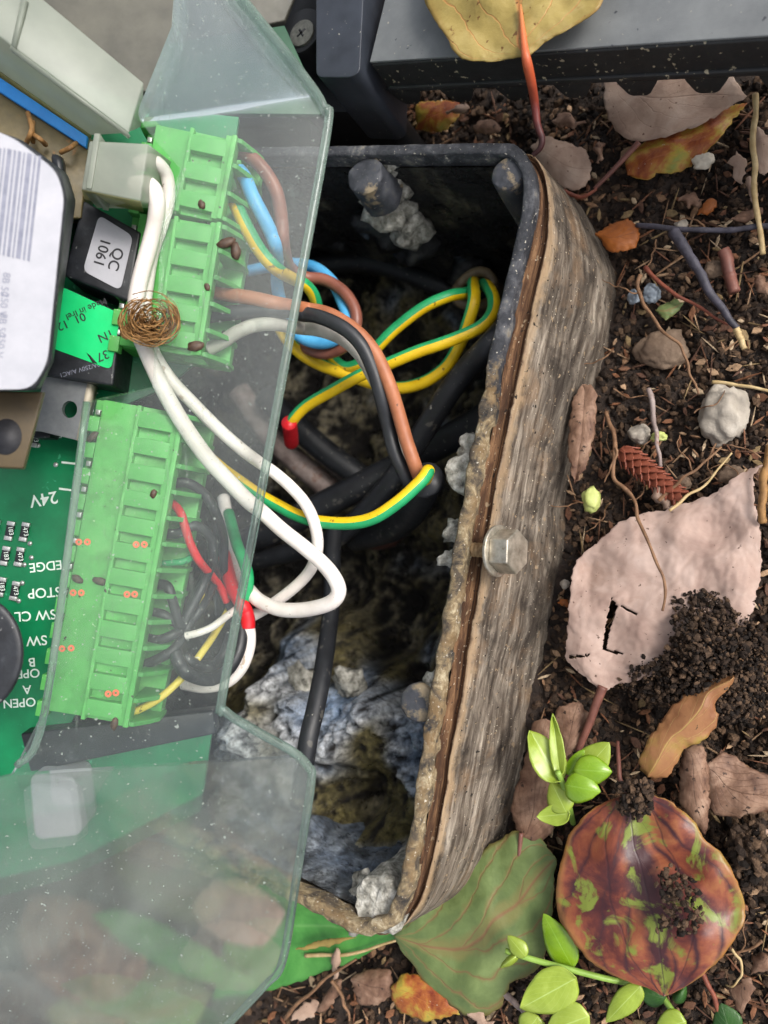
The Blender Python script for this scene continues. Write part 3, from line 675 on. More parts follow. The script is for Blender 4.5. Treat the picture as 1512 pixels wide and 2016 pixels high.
# ---- terminal blocks: local x across (right), y up the block, z off the board
PITCH = .508
tabm = mesh('tab', *boxd(.98, 1.66, -.155, .155, 1.22, 1.405), M['green'], bevel=.012)
tothm = mesh('tooth', *boxd(.0, .20, -.15, .15, .94, 1.195), M['green'], bevel=.01)
pinm = mesh('pin', *boxd(.06, .15, -.05, .05, .9, 1.10), M['tin'], bevel=.01)
finp = [(1.80, 1.40), (1.92, 1.36), (2.16, 1.0), (2.28, .75), (2.28, .2), (1.80, .2)]
Vf, Ff = prismd([Vector((x, -.045, z)) for x, z in finp], Vector((0, .09, 0))); finm = mesh('divider', Vf, Ff, M['dgreen'], bevel=.01)
screwm = mesh('clamp', *boxd(1.38, 1.50, -.13, .13, .45, 1.0), M['tin'], bevel=.02)
def terminal(p_step, p_end, ways, label, mark=None):
    """p_step: top of the line where the plug starts (px), p_end: bottom of that line"""
    a = Q(p_step[0], p_step[1], 1.4); b = Q(p_end[0], p_end[1], 1.4); du = (b - a); du = (du - BN * du.dot(BN)).normalized()
    L = ways * PITCH; L = (b - a).length; pit = L / ways
    m0 = bmat(a - BN * 1.4, du); X = Vector((m0[0][0], m0[1][0], m0[2][0]))
    prof = [(0, .02), (0, .95), (.21, .95), (.21, 1.2), (.92, 1.2), (.92, 1.40), (1.0, 1.40), (1.0, 1.24), (1.62, 1.24), (1.62, 1.40), (1.74, 1.40), (1.74, 1.47), (1.84, 1.47), (1.84, 1.10), (1.30, 1.10), (1.30, .40), (1.84, .40), (2.2, .40), (2.2, .02)]
    org = a - BN * 1.4 - X * .92
    top = [org + X * x + BN * z for x, z in prof]
    V, F = prismd(top, du * L)
    tb = add('terminal_block', V, F, M['green'], BRD, bevel=.015); tb['label'] = label
    for i in range(ways):
        c = org + du * (pit * (i + .5)); m = bmat(c, du)
        place('tab', tabm, m, tb); place('tooth', tothm, bmat(org + du * (pit * (i + .98)), du), tb)
        place('pin', pinm, m, tb); place('clamp', screwm, m, tb)
    for i in range(ways + 1): place('divider', finm, bmat(org + du * min(max(pit * i, .05), L - .05), du), tb)
    return tb, org, du, X, pit
TB1 = terminal((375, 250), (343, 414), 3, 'three way green terminal block nearest the top'); TB2 = terminal((343, 424), (302, 686), 5, 'five way green terminal block in the middle')
TB3 = terminal((271, 797), (158, 1416), 12, 'long twelve way green terminal block')
# end cheek of the top block
V, F = qprism([(277, 215), (300, 232), (318, 248), (275, 252)], 1.2, .02); add('green_bracket', V, F, M['dgreen'], BRD, bevel=.03)
# ---- lettering
def text(s, px, py, h, ang, size_px, mat, parent, bold=0):
    c = bpy.data.curves.new('lettering', 'FONT'); c.body = s; c.size = 1; c.align_x = 'CENTER'; c.align_y = 'CENTER'; c.extrude = .004; c.offset = bold
    o = bpy.data.objects.new('lettering', c); C.objects.link(o); dg = bpy.context.evaluated_depsgraph_get()
    me = bpy.data.meshes.new_from_object(o.evaluated_get(dg)); bpy.data.objects.remove(o); me.materials.clear(); me.materials.append(mat)
    p = Q(px, py, h); sc = (Q(px + size_px, py, h) - p).length / .72
    a = math.radians(ang); e = 10.0
    x = Q(px + e * math.cos(a), py - e * math.sin(a), h) - p; x = (x - BN * x.dot(BN)).normalized(); y = BN.cross(x)
    m = (Matrix((x * sc * S, y * sc * S, BN * sc * S)).transposed()).to_4x4(); m.translation = p * S
    return place('lettering', me, m, parent)
def decal(name, px, h, mat, parent, r=.0, th=.012, rpx=0):
    P = [Vector((a, b)) for a, b in px]
    if rpx: P = roundpoly(P, rpx, 5)
    V, F = prismd([Q(p[0], p[1], h + th) for p in P], BN * -th); return add(name, V, F, mat, parent, smooth=False)
for s, x, y, a, z in (('24V', 86, 982, 190, 25), ('EDGE', 90, 1114, 186, 19), ('STOP', 88, 1166, 184, 20), ('SW CL', 70, 1211, 184, 20), ('SW OP', 50, 1262, 184, 20),
                      ('B', 63, 1303, 184, 18), ('OPEN', 46, 1326, 184, 18), ('A', 53, 1357, 184, 18), ('OPEN', 38, 1383, 184, 18), ('NL', 210, 596, 200, 14), ('TC', 186, 768, 100, 14), ('DRV', 118, 856, 190, 12)):
    text(s, x, y, .003, a, z, M['silk'], BRD, .01)
for (x, y, a, b) in ((135, 908, 14, 3), (128, 960, 12, 3)):
    decal('marking', [(x - a, y), (x + a, y + 3), (x + a, y + 7), (x - a, y + 4)], .001, M['silk'], BRD)
# ---- resistors
bodym = mesh('body', *boxd(-.075, .075, -.11, .11, 0, .07), M['relay'], bevel=.01)
termm = mesh('terminal', *boxd(-.08, .08, -.045, .045, 0, .075), M['tin'], bevel=.012)
for s, x, y in (('183', 21, 1045), ('473', 50, 1047), ('183', 12, 1094), ('473', 40, 1096), ('183', 4, 1155), ('473', 31, 1163), ('173', 70, 862), ('103', -8, 1042)):
    p = Q(x, y, .0); du = Q(x - 8, y + 40, 0) - p
    r = place('resistor', bodym, bmat(p, du), BRD)
    # markings and solder ends are pieces of the resistor
    for sg in (-1, 1):
        c = link('terminal', termm, r); c.location = (0, sg * .155 * S, 0)
    t = text(s, x, y, .08, 100 + 180, 9, M['silk'], BRD)
    t.parent = r; t.matrix_local = LOC[r.name].inverted() @ LOC[t.name]
for x, y in ((59, 1070), (48, 1112), (75, 877), (44, 1148), (37, 1183), (62, 1098), (110, 915)):
    c = Q(x, y, 0); n = 16
    V, F = prismd([c + (BV * math.cos(2 * math.pi * i / n) + BU * math.sin(2 * math.pi * i / n)) * .05 + BN * .012 for i in range(n)], BN * -.012); add('solder_dot', V, F, M['tin'], BRD)
# ---- relays with stickers
def relay(px, h, name, lab):
    V, F = qprism(px, h, .02); o = add(name, V, F, M['relay'], BRD, bevel=.05, bseg=3); o['label'] = lab; return o
r1 = relay([(164, 394), (277, 457), (253, 594), (124, 541)], 1.25, 'relay', 'black relay with white sticker')
decal('sticker', [(195, 423), (262, 465), (237, 572), (163, 533)], 1.256, M['white'], r1, rpx=14)
text('QC', 227, 510, 1.275, -107, 22, M['ink'], r1, .012); text('1061', 200, 497, 1.275, -107, 21, M['ink'], r1, .012)
r2 = relay([(116, 560), (240, 616), (222, 760), (86, 737)], 1.1, 'relay', 'black relay with green sticker')
decal('sticker', [(119, 563), (237, 618), (219, 728), (99, 684)], 1.106, M['greenst'], r2, rpx=14)
for s, x, y, z in (('Made in Irel', 170, 608, 13), ('01  12', 140, 633, 17), ('1N', 208, 661, 18), ('37', 202, 700, 18)): text(s, x, y, 1.125, 203, z, M['ink'], r2, .006)
text('10A/250V A/AC1', 160, 727, 1.103, 196, 9, M['greyink'], r2)
V, F = qprism([(170, 694), (178, 700), (192, 716), (182, 714)], 1.13, 1.12); add('scratch', V, F, M['ink'], r2)
# ---- power transistor tab
tabp = [(86, 741), (172, 751), (150, 866), (66, 846)]
hole = [(137 + 15 * math.cos(2 * math.pi * i / 24), 806 + 17 * math.sin(2 * math.pi * i / 24)) for i in range(24)]
bm = bmesh.new(); TP = [Q(a, b, .8) for a, b in tabp]; HP = [Q(a, b, .8) for a, b in hole]
vo = [bm.verts.new(p) for p in TP]; vi = [bm.verts.new(p) for p in HP]
eds = [bm.edges.new((vo[i], vo[(i + 1) % 4])) for i in range(4)] + [bm.edges.new((vi[i], vi[(i + 1) % 24])) for i in range(24)]
bmesh.ops.triangle_fill(bm, edges=eds, use_beauty=True)
# drop faces that closed the hole
hc = Q(137, 806, .8)
for f in [f for f in bm.faces if all(v in vi for v in f.verts)]: bm.faces.remove(f)
fs = bmesh.ops.extrude_face_region(bm, geom=bm.faces[:]); bmesh.ops.translate(bm, verts=[e for e in fs['geom'] if isinstance(e, bmesh.types.BMVert)], vec=BN * -.14)
bm.verts.index_update(); V = [v.co.copy() for v in bm.verts]; F = [tuple(v.index for v in f.verts) for f in bm.faces]; bm.free()
trn = add('transistor_tab', V, F, M['alu'], BRD, smooth=False)
V, F = qprism([(172, 751), (181, 753), (157, 870), (149, 866)], .79, .4); add('insulator', V, F, M['bone'], trn)
V, F = qprism([(66, 848), (100, 852), (98, 862), (66, 862)], .5, .02); add('transistor_body', V, F, M['relay'], trn, bevel=.02)
# ---- milky connectors
def hexa(name, top, bot, mat, parent, bevel=.03):
    V = [Q(*p) for p in top] + [Q(*p) for p in bot]; n = len(top)
    F = [tuple(range(n)), tuple(range(2 * n - 1, n - 1, -1))] + [(i, i + n, (i + 1) % n + n, (i + 1) % n) for i in range(n)]
    return add(name, V, F, mat, parent, bevel=bevel)
big = hexa('connector_housing', [(-130, -28, 3.4), (22, 90, 3.1), (254, 263, 2.5), (283, 163, 2.4), (86, 0, 2.9), (-40, -110, 3.2)], [(-200, 0, 1.6), (-2, 140, 1.4), (178, 266, 1.2), (282, 250, 1.0), (150, 60, 1.0), (0, -60, 1.2)], M['nylon'], BRD)
V, F = prismd([Q(22, 88, 3.13), Q(30, 93, 3.13), Q(52, -2, 3.1), Q(42, -4, 3.1)], BN * -.1); add('rib', V, F, M['nylon'], big)
V, F = prismd([Q(22, 90, 3.12), Q(254, 263, 2.52), Q(250, 268, 2.5), Q(18, 96, 3.1)], BN * -.1); add('rib', V, F, M['nylon'], big)
V, F = prismd([Q(-4, 139, 1.42), Q(178, 264, 1.22), Q(174, 268, 1.2), Q(-8, 144, 1.4)], BN * -.1); add('rib', V, F, M['nylon_y'], big)
wc = hexa('plug_connector', [(176, 277, 2.55), (292, 283, 2.55), (276, 396, 2.55), (160, 373, 2.55)], [(205, 330, .9), (345, 323, .9), (332, 412, .9), (190, 410, .9)], M['nylon'], BRD)
V, F = qprism([(185, 262), (197, 262), (180, 372), (168, 370)], 2.59, 1.6); add('latch', V, F, M['nylon'], wc, bevel=.02)
V, F = prismd([Q(160, 373, 2.54), Q(276, 396, 2.54), Q(282, 416, 1.5), Q(166, 391, 1.5)], BN * -.05); add('lower_face', V, F, M['nylon_y'], wc)
# ---- transformer with blue tape, labelled capacitor block, brown plate and black cap: nearest the lens
tr = hexa('transformer', [(-150, 60, 1.6), (175, 285, 1.3), (160, 430, 1.3), (-150, 420, 1.5)], [(-100, 60, .05), (195, 285, .05), (180, 440, .05), (-100, 440, .05)], M['olive'], BRD)
V, F = prismd([Q(-60, 112, 1.66), Q(172, 268, 1.42), Q(169, 291, 1.40), Q(-60, 142, 1.64)], BN * -.1); add('blue_tape', V, F, M['blue_tape'], tr, bevel=.02)
for i, (a, b, c, d) in enumerate(((55, 222, 65, 280), (60, 262, 90, 285), (120, 300, 150, 282), (65, 240, 50, 285))):
    tube('copper_lead', [Q(a, b, 1.62), Q((a + c) / 2 + 3, (b + d) / 2, 1.8), Q(c, d, 1.55)], .045, M['fibre'], tr)
hexa('dark_bead', [(100, 300, 2.0), (122, 310, 2.0), (128, 350, 2.0), (105, 345, 2.0)], [(100, 300, 1.2), (128, 310, 1.2), (132, 350, 1.2), (105, 345, 1.2)], M['relay'], tr, bevel=.1)
cap = hexa('labelled_block', [(-160, 215, 4.3), (30, 270, 4.3), (118, 335, 4.3), (132, 390, 4.3), (100, 715, 4.3), (72, 768, 4.3), (-160, 775, 4.3)],
           [(-100, 225, 2.4), (50, 280, 2.4), (134, 343, 2.4), (150, 395, 2.4), (106, 712, 2.4), (80, 768, 2.4), (-100, 775, 2.4)], M['relay'], BRD, bevel=.08)
V, F = qprism([(-120, 320), (10, 350), (0, 690), (-120, 690)], 2.4, .0); add('support', V, F, M['relay'], cap)
cap['label'] = 'black block with large white barcode label'
decal('label_sticker', [(-150, 210), (25, 270), (110, 335), (126, 385), (93, 715), (62, 766), (-150, 768)], 4.302, M['white'], cap, rpx=26)
x = -10
for wd in (5, 3, 8, 4, 6, 3, 9, 4, 5):
    y0 = 290 + .45 * max(x, 0) * .5
    decal('bar', [(x + 8, y0), (x + 8 + wd, y0 + 3), (x - 15 + wd, y0 + 210), (x - 15, y0 + 207)], 4.318, M['greyink'], cap, th=.004); x += wd + 4.5
for i, y in enumerate((560, 600, 640, 680)):
    text('8B 50' if i % 2 == 0 else '250 V', 10 - i * 3, y, 4.318, -98, 15, M['greyink'], cap)
bp = hexa('brown_plate', [(-150, 768, 3.3), (86, 772, 3.3), (46, 922, 3.3), (-150, 915, 3.3)], [(-150, 768, 2.9), (90, 772, 2.9), (50, 925, 2.9), (-150, 915, 2.9)], M['brownpl'], BRD)
V, F = qprism([(-150, 790), (-112, 790), (-118, 890), (-150, 890)], 2.9, .0); add('support', V, F, M['relay'], bp)
c = Q(12, 860, 3.31); V, F = prismd([c + (BV * math.cos(t) * .25 + BU * math.sin(t) * .30) for t in [2 * math.pi * i / 24 for i in range(24)]], BN * -.02); add('hole', V, F, M['ink'], bp)
capx = [Q(-60, 1290, 3.0) + (BV * math.cos(t) * 0.92 + BU * math.sin(t) * 1.06) for t in [2 * math.pi * i / 48 for i in range(48)]]
lowx = [Q(-90, 1290, .05) + (BV * math.cos(t) * 0.62 + BU * math.sin(t) * .8) for t in [2 * math.pi * i / 48 for i in range(48)]]
V = capx + lowx; F = [tuple(range(48)), tuple(range(95, 47, -1))] + [(i, i + 48, (i + 1) % 48 + 48, (i + 1) % 48) for i in range(48)]
add('capacitor', V, F, M['relay'], BRD, bevel=.16, bseg=4)
# ---- LED reflections painted as orange ring pairs on the terminal block
for a, b, h in ((155, 1067, 1.2), (172, 1067, 1.2), (268, 1072, 1.42), (284, 1072, 1.42), (144, 1167, 1.2), (160, 1167, 1.2), (250, 1170, 1.42), (265, 1170, 1.42), (122, 1277, 1.2), (140, 1276, 1.2), (213, 1366, 1.42), (228, 1364, 1.42)):
    c = Q(a, b, h + .016); V = []; F = []; n = 20
    for i in range(n):
        t = 2 * math.pi * i / n; d = BV * math.cos(t) + BU * math.sin(t); V += [c + d * .065, c + d * .022]
    for i in range(n): F.append((2 * i, 2 * ((i + 1) % n), 2 * ((i + 1) % n) + 1, 2 * i + 1))
    add('orange_mark', V, F, M['orange'], BRD)

# ================================================================== wires and cables
def P3(pts):
    out = []
    for p in pts:
        if len(p) == 4: out.append(Q(p[0], p[1], p[2]))      # (px, py, h, 'b') above the board
        else: out.append(W(p[0], p[1], p[2]))
    return out
def b(*a): return tuple(a) + ('b',)
def wire(name, label, pts, r, mat, cat='wire', group=None, core=None):
    o = tube(name, P3(pts), r, mat, n=10); tag(o, label, cat, group); return o
def yg(label, pts, r=.145, phase=0, tw=.25, name='earth_wire', base=None):
    Vv, Ff, UV, SEC = tube_data(P3(pts), r, 20, 10, tw, face=BN)
    mi = [0 if ((s + phase) % 20) < 12 or s < 0 else 1 for s in SEC]
    o = add(name, Vv, Ff, [M['w_yellow'], M['w_green']], mi=mi, uv=UV); return tag(o, label, 'wire')
Z = RIM
wire('power_wire', 'brown wire from the middle green terminal curving down into the cut black cable', [b(425, 574, .75), b(445, 579, .8), b(500, 588, .95), b(545, 598, .9), (600, 608, Z + .7), (649, 619, Z + .6), (700, 651, Z + .5), (737, 693, Z + .35), (765, 753, Z + .2), (783, 808, Z - .05), (799, 864, Z - .25), (818, 919, Z - .45), (828, 945, Z - .9)], .145, M['w_brown'])
wire('power_wire', 'black wire running alongside the brown wire into the cut black cable', [b(405, 624, .75), b(430, 619, .8), b(500, 612, .85), b(545, 611, .8), (590, 616, Z + .8), (635, 626, Z + .75), (681, 649, Z + .65), (714, 683, Z + .5), (737, 734, Z + .3), (751, 785, Z + .1), (765, 841, Z - .3), (776, 887, Z - .45), (797, 935, Z - .7), (815, 965, Z - 1.1)], .15, M['w_black'])
wire('power_wire', 'pale grey wire curving beneath the black wire', [b(410, 688, .7), b(440, 672, .75), b(465, 655, .8), b(500, 641, .8), b(541, 638, .7), (590, 646, Z + .2), (630, 651, Z + .1), (672, 667, Z - .05), (705, 695, Z - .25), (730, 735, Z - .5), (754, 785, Z - .7), (770, 850, Z - .7), (800, 925, Z - .9), (825, 955, Z - 1.2)], .14, M['w_grey'])
yg('yellow green wire sagging from the cut black cable back under the clear cover', [(832, 960, Z - 1.2), (843, 928, Z - .35), (835, 940, Z - .1), (820, 956, Z), (783, 989, Z + .1), (737, 1019, Z + .15), (691, 1030, Z + .15), (635, 1028, Z + .15), (589, 1016, Z + .2), (543, 993, Z + .3), (510, 974, Z + .4), (478, 952, Z + .5), (440, 925, Z + .6), (400, 890, Z + .6)], .135, 0, .03)
yg('yellow green wire loop from top terminal dipping behind the coiled blue wire', [b(462, 398, .9), b(470, 416, .95), b(488, 453, .95), b(515, 498, .8), b(545, 530, .5), (575, 548, Z - .1), (600, 560, Z - .5), (618, 582, Z - .9), (628, 620, Z - 1.4), (640, 670, Z - 1.8), (655, 705, Z - 2), (680, 723, Z - 2), (710, 714, Z - 1.9), (741, 685, Z - 1.8), (778, 648, Z - 1.8), (833, 606, Z - 1.9), (884, 583, Z - 2.1), (918, 577, Z - 2.6), (935, 568, Z - 3.6), (945, 565, Z - 5)], .14, 0, .03)
yg('long straight yellow green wire with its end in the red sleeve', [(572, 846, Z - 1.6), (574, 830, Z - 1.4), (603, 799, Z - 1.3), (658, 767, Z - 1.2), (709, 739, Z - 1.2), (765, 716, Z - 1.2), (820, 693, Z - 1.3), (890, 669, Z - 1.5), (945, 644, Z - 1.7), (968, 618, Z - 1.9), (972, 590, Z - 2.1), (962, 567, Z - 2.5), (952, 560, Z - 3.4), (948, 562, Z - 5)], .145, 1, .0)
yg('yellow green wire forming the lowest loop under the other earth wires', [(940, 560, Z - 5), (932, 556, Z - 3.3), (932, 566, Z - 2.5), (933, 593, Z - 2.0), (920, 639, Z - 2.1), (906, 675, Z - 2.3), (880, 719, Z - 2.4), (843, 748, Z - 2.4), (802, 762, Z - 2.4), (765, 762, Z - 2.3), (728, 753, Z - 2.2), (672, 734, Z - 2.0), (626, 716, Z - 1.8), (589, 693, Z - 1.5), (560, 660, Z - 1.1), (540, 620, Z - .7)], .15, 10, .02)
wire('neutral_wire', 'sky blue wire from top terminal coiling beside the brown coil', [b(470, 335, .85), b(483, 352, .9), b(496, 384, .95), b(515, 421, .9), b(533, 458, .75), b(544, 490, .5), (546, 530, Z + .3), (546, 565, Z - .1), (556, 605, Z - .6), (576, 648, Z - .9), (608, 671, Z - 1.1), (645, 674, Z - 1.1), (672, 658, Z - 1.1), (684, 628, Z - 1.2), (675, 597, Z - 1.3), (655, 556, Z - 1.4), (620, 527, Z - 1.6), (575, 519, Z - 1.8), (530, 525, Z - 1.9), (490, 533, Z - 2)], .145, M['w_blue'])
wire('live_wire', 'dark brown wire from the topmost terminal coiling round the blue wire', [b(468, 298, .85), b(483, 302, .9), b(509, 323, .95), b(530, 350, .9), b(546, 384, .85), b(554, 432, .7), b(558, 484, .45), (570, 525, Z - .3), (600, 545, Z - .8), (639, 551, Z - 1.0), (676, 574, Z - 1.1), (698, 608, Z - 1.15), (700, 643, Z - 1.2), (681, 680, Z - 1.3), (640, 696, Z - 1.4), (603, 686, Z - 1.5), (575, 664, Z - 1.6)], .14, M['w_brown2'])
wire('white_wire', 'white wire from milky plug making the long outer loop over the box', [b(262, 366, 1.9), b(284, 362, 2.0), b(302, 373, 2.02), b(309, 402, 1.95), b(305, 441, 1.8), b(295, 482, 1.7), b(283, 523, 1.7), b(273, 564, 1.7), b(267, 605, 1.7), b(272, 650, 1.7), b(288, 692, 1.65), b(307, 735, 1.6), b(326, 775, 1.6), b(361, 835, 1.55), b(407, 900, 1.4), b(454, 951, 1.25), b(490, 988, 1.05), (514, 1006, Z + 1.1), (555, 1043, Z + .9), (602, 1080, Z + .75), (639, 1113, Z + .65), (661, 1143, Z + .6), (666, 1168, Z + .55), (648, 1188, Z + .5), (602, 1200, Z + .4), (555, 1200, Z + .35), (518, 1187, Z + .3), (495, 1168, Z + .25), (474, 1135, Z - .2), (455, 1070, Z - .9), (440, 980, Z - 1.5)], .155, M['w_white'])
wire('white_wire', 'white wire from milky plug making the short inner loop over the box', [b(270, 322, 1.9), b(292, 316, 1.98), b(312, 323, 1.85), b(328, 346, 1.65), b(332, 380, 1.55), b(327, 414, 1.5), b(316, 450, 1.45), b(300, 500, 1.4), b(290, 560, 1.4), b(285, 620, 1.4), b(296, 680, 1.4), b(333, 743, 1.35), b(384, 798, 1.25), b(435, 849, 1.15), b(480, 888, 1.0), (510, 910, Z + 1.0), (538, 929, Z + .85), (572, 958, Z + .7), (602, 993, Z + .5), (620, 1034, Z + .3), (625, 1080, Z + .1), (611, 1122, Z), (579, 1157, Z - .05), (532, 1192, Z - .1), (495, 1214, Z - .1), (460, 1235, Z)], .125, M['w_white'])
wire('white_wire', 'short white wire with red collar hanging at the edge of the cover', [(476, 1200, Z + .3), (487, 1225, Z + .3), (491, 1264, Z + .2), (482, 1300, Z + .15), (465, 1327, Z + .1), (440, 1345, Z + .1), (400, 1352, Z + .2), (360, 1345, Z + .3)], .14, M['w_white'])
wire('red_wire', 'short red wire joining the white wire at the cover edge', [(440, 1090, Z - .4), (455, 1150, Z + .2), (474, 1186, Z + .45), (484, 1204, Z + .38), (488, 1222, Z + .32), (488, 1236, Z + .3)], .155, M['w_red'])
wire('green_wire', 'short dark green wire bulging out past the cover edge', [(450, 1010, Z - .6), (466, 1070, Z + .1), (480, 1105, Z + .4), (487, 1130, Z + .5), (487, 1155, Z + .45), (478, 1185, Z + .4), (468, 1205, Z + .3)], .13, M['w_green'])
wire('red_wire', 'thin red wire plugged into the long terminal block', [b(338, 990, .8), b(349, 1000, .9), b(358, 1015, 1.0), b(365, 1040, 1.0), b(374, 1068, .9), b(385, 1092, .8), b(398, 1112, .6), (430, 1150, Z + .6), (447, 1185, Z + .3)], .085, M['w_red'])
wire('yellow_wire', 'thin yellow wire plugged into the lowest terminal of the long block', [b(255, 1402, .7), b(270, 1399, .8), b(316, 1373, .8), b(365, 1327, .6), b(405, 1274, .35), (431, 1234, Z + .5), (455, 1190, Z)], .075, M['w_thinyel'])
wire('yellow_wire', 'stub of thin yellow wire below the long terminal block', [b(262, 1418, .7), b(280, 1418, .7), b(300, 1412, .6)], .07, M['w_thinyel'])
wire('yellow_wire', 'thin dull yellow wire among the black wires by the long terminal block', [b(363, 1228, .6), b(375, 1205, .6), b(390, 1182, .5), b(398, 1170, .3)], .06, M['w_thinyel'])
wire('white_wire', 'thin white wire end among the black wires by the long block', [b(365, 1252, .8), b(390, 1246, .8), b(415, 1236, .7), b(435, 1222, .5), (470, 1195, Z + .2)], .075, M['w_white'])
wire('green_wire', 'thin green wire plugged into the long terminal block', [b(318, 1110, .7), b(340, 1108, .8), b(365, 1104, .8), b(385, 1092, .5)], .07, M['w_green'])
blk = [([b(330, 955, .7), b(365, 950, .8), b(400, 970, .6), b(425, 1010, .4), (440, 1060, Z + .5), (440, 1120, Z + .2), (445, 1180, Z - .2)], 'uppermost'),
       ([b(325, 1050, .7), b(350, 1050, .9), b(385, 1035, .8), b(415, 1060, .5), b(420, 1100, .3), (428, 1160, Z + .4), (432, 1210, Z)], 'second'),
       ([b(310, 1150, .7), b(330, 1155, .9), b(342, 1190, .9), b(355, 1230, .8), b(375, 1200, .6), b(405, 1140, .4), (425, 1080, Z + .5), (430, 1030, Z)], 'third'),
       ([b(295, 1205, .7), b(320, 1210, .9), b(345, 1225, .8), b(365, 1235, .6), b(400, 1190, .4), (430, 1130, Z + .3)], 'fourth'),
       ([b(285, 1255, .7), b(310, 1260, .9), b(340, 1250, .9), b(358, 1235, .7), b(385, 1170, .4), (415, 1110, Z + .4)], 'fifth'),
       ([b(280, 1310, .7), b(310, 1298, .9), b(340, 1280, .9), b(360, 1255, .7), b(380, 1215, .5), (420, 1160, Z + .2)], 'lowest')]
for pts, nm in blk: wire('black_wire', nm + ' thin black wire entering the long terminal block', pts, .10, M['w_black'], group='thin black wires at the long terminal block')
wire('black_wire', 'black wire loop bulging past the cover edge below the red collar', [b(345, 1284, .9), b(355, 1308, .95), b(372, 1327, .9), (412, 1338, Z + .7), (445, 1322, Z + .6), (466, 1290, Z + .5), (475, 1255, Z + .4), (472, 1220, Z + .3), (455, 1190, Z + .2)], .14, M['w_black'])
wire('black_wire', 'second black wire loop under the cover behind the first loop', [b(362, 1290, .7), b(380, 1305, .6), (415, 1312, Z + .3), (440, 1290, Z + .2), (455, 1250, Z)], .12, M['w_black'])
# cables in the box
wire('black_cable', 'smooth black cable slanting down from the right rim across the box', [(1010, 620, -.3), (978, 665, Z - 1.6), (913, 734, Z - 1.9), (857, 813, Z - 2.2), (811, 887, Z - 2.6), (774, 943, Z - 2.9), (709, 1017, Z - 3.2), (654, 1063, Z - 3.5), (580, 1085, Z - 3.9), (480, 1110, Z - 4.2)], .27, M['cable'], 'cable')
wire('black_cable', 'thick black cable lying across the middle of the box', [(985, 800, Z - 3.6), (940, 832, Z - 3.7), (880, 866, Z - 3.9), (774, 924, Z - 3.9), (709, 958, Z - 3.8), (635, 995, Z - 3.7), (566, 1030, Z - 3.7), (505, 1058, Z - 3.8), (420, 1090, Z - 4)], .38, M['cable'], 'cable')
k3 = wire('black_cable', 'black cable behind the red sleeve at the cover edge', [(520, 780, Z - 4.2), (593, 848, Z - 4.4), (649, 896, Z - 4.7), (709, 940, Z - 5.0), (760, 985, Z - 5.3)], .36, M['cable'], 'cable')
wire('black_cable', 'thin black cable running straight down to the clear cover corner', [(660, 1030, Z - 3.0), (655, 1089, Z - 2.6), (653, 1181, Z - 2.0), (646, 1248, Z - 1.5), (634, 1330, Z - .7), (621, 1396, Z - .3), (609, 1446, Z - .1), (600, 1500, Z - .1), (590, 1560, Z - .3)], .20, M['cable'], 'cable')
wire('black_cable', 'dark cable arching deep under the top wall to the earth wire entry', [(540, 570, -2), (600, 535, -2), (648, 520, -2), (708, 514, -2.1), (778, 528, -2.3), (833, 549, -2.5), (884, 572, -2.8), (930, 600, -3.2)], .32, M['cable'], 'cable')
cb = thing('cut_cable', 'cut end of a black cable standing up with wires coming out', 'cable', W(820, 1000, Z - 3))
tube('sheath', P3([(700, 1060, Z - 4.6), (770, 1040, Z - 3.6), (808, 1010, Z - 2.6), (828, 975, Z - 1.6), (838, 948, Z - .9)]), .36, M['cable'], cb, n=8)
c0 = W(839, 945, Z - .86); 
V, F, UV, SEC = tube_data([c0 + Vector((.0, -.02, -.15)), c0 + Vector((.0, .02, .04))], .375, 24, 2, raw=True); add('sheath_end', V, F, M['w_black'], cb)
rs = tube('red_sleeve', P3([(569, 832, Z - 1.25), (572, 850, Z - 1.7), (574, 872, Z - 2.3)]), .185, M['w_red'], n=5); tag(rs, 'bright red insulating sleeve on the end of the earth wire', 'sleeve')
gr = thing('cable_grommet', 'brown ring grommet where the earth wires leave the box', 'grommet', W(934, 570, -1.5))
c = W(934, 570, -.3); ringp = [c + Vector((math.cos(t) * .52, math.sin(t) * .44, .1 * math.sin(t * 2))) for t in [2 * math.pi * i / 40 for i in range(41)]]
V, F, UV, SEC = tube_data(ringp, .13, 14, raw=True); add('ring', V, F, M['grommet'], gr)
V, F, UV, SEC = tube_data([c + Vector((0, 0, -.05)), c + Vector((.1, .1, -1.2))], .5, 30, raw=True, cap=False); add('pipe', V, F, M['grommet'], gr)
o = tube('conduit_pipe', P3([(470, 770, -1.0), (529, 853, -1.3), (589, 912, -1.6), (640, 955, -1.9), (665, 985, -2.2)]), .36, M['conduit']); tag(o, 'pale pinkish grey stick shaped conduit lying behind the cover edge', 'conduit')
o = lump(738, 1052, -2.4, 55, M['redstone'], None, 'wet_stone', (1, .5, .5), 3); tag(o, 'dark reddish wet stone under the black cables', 'stone')

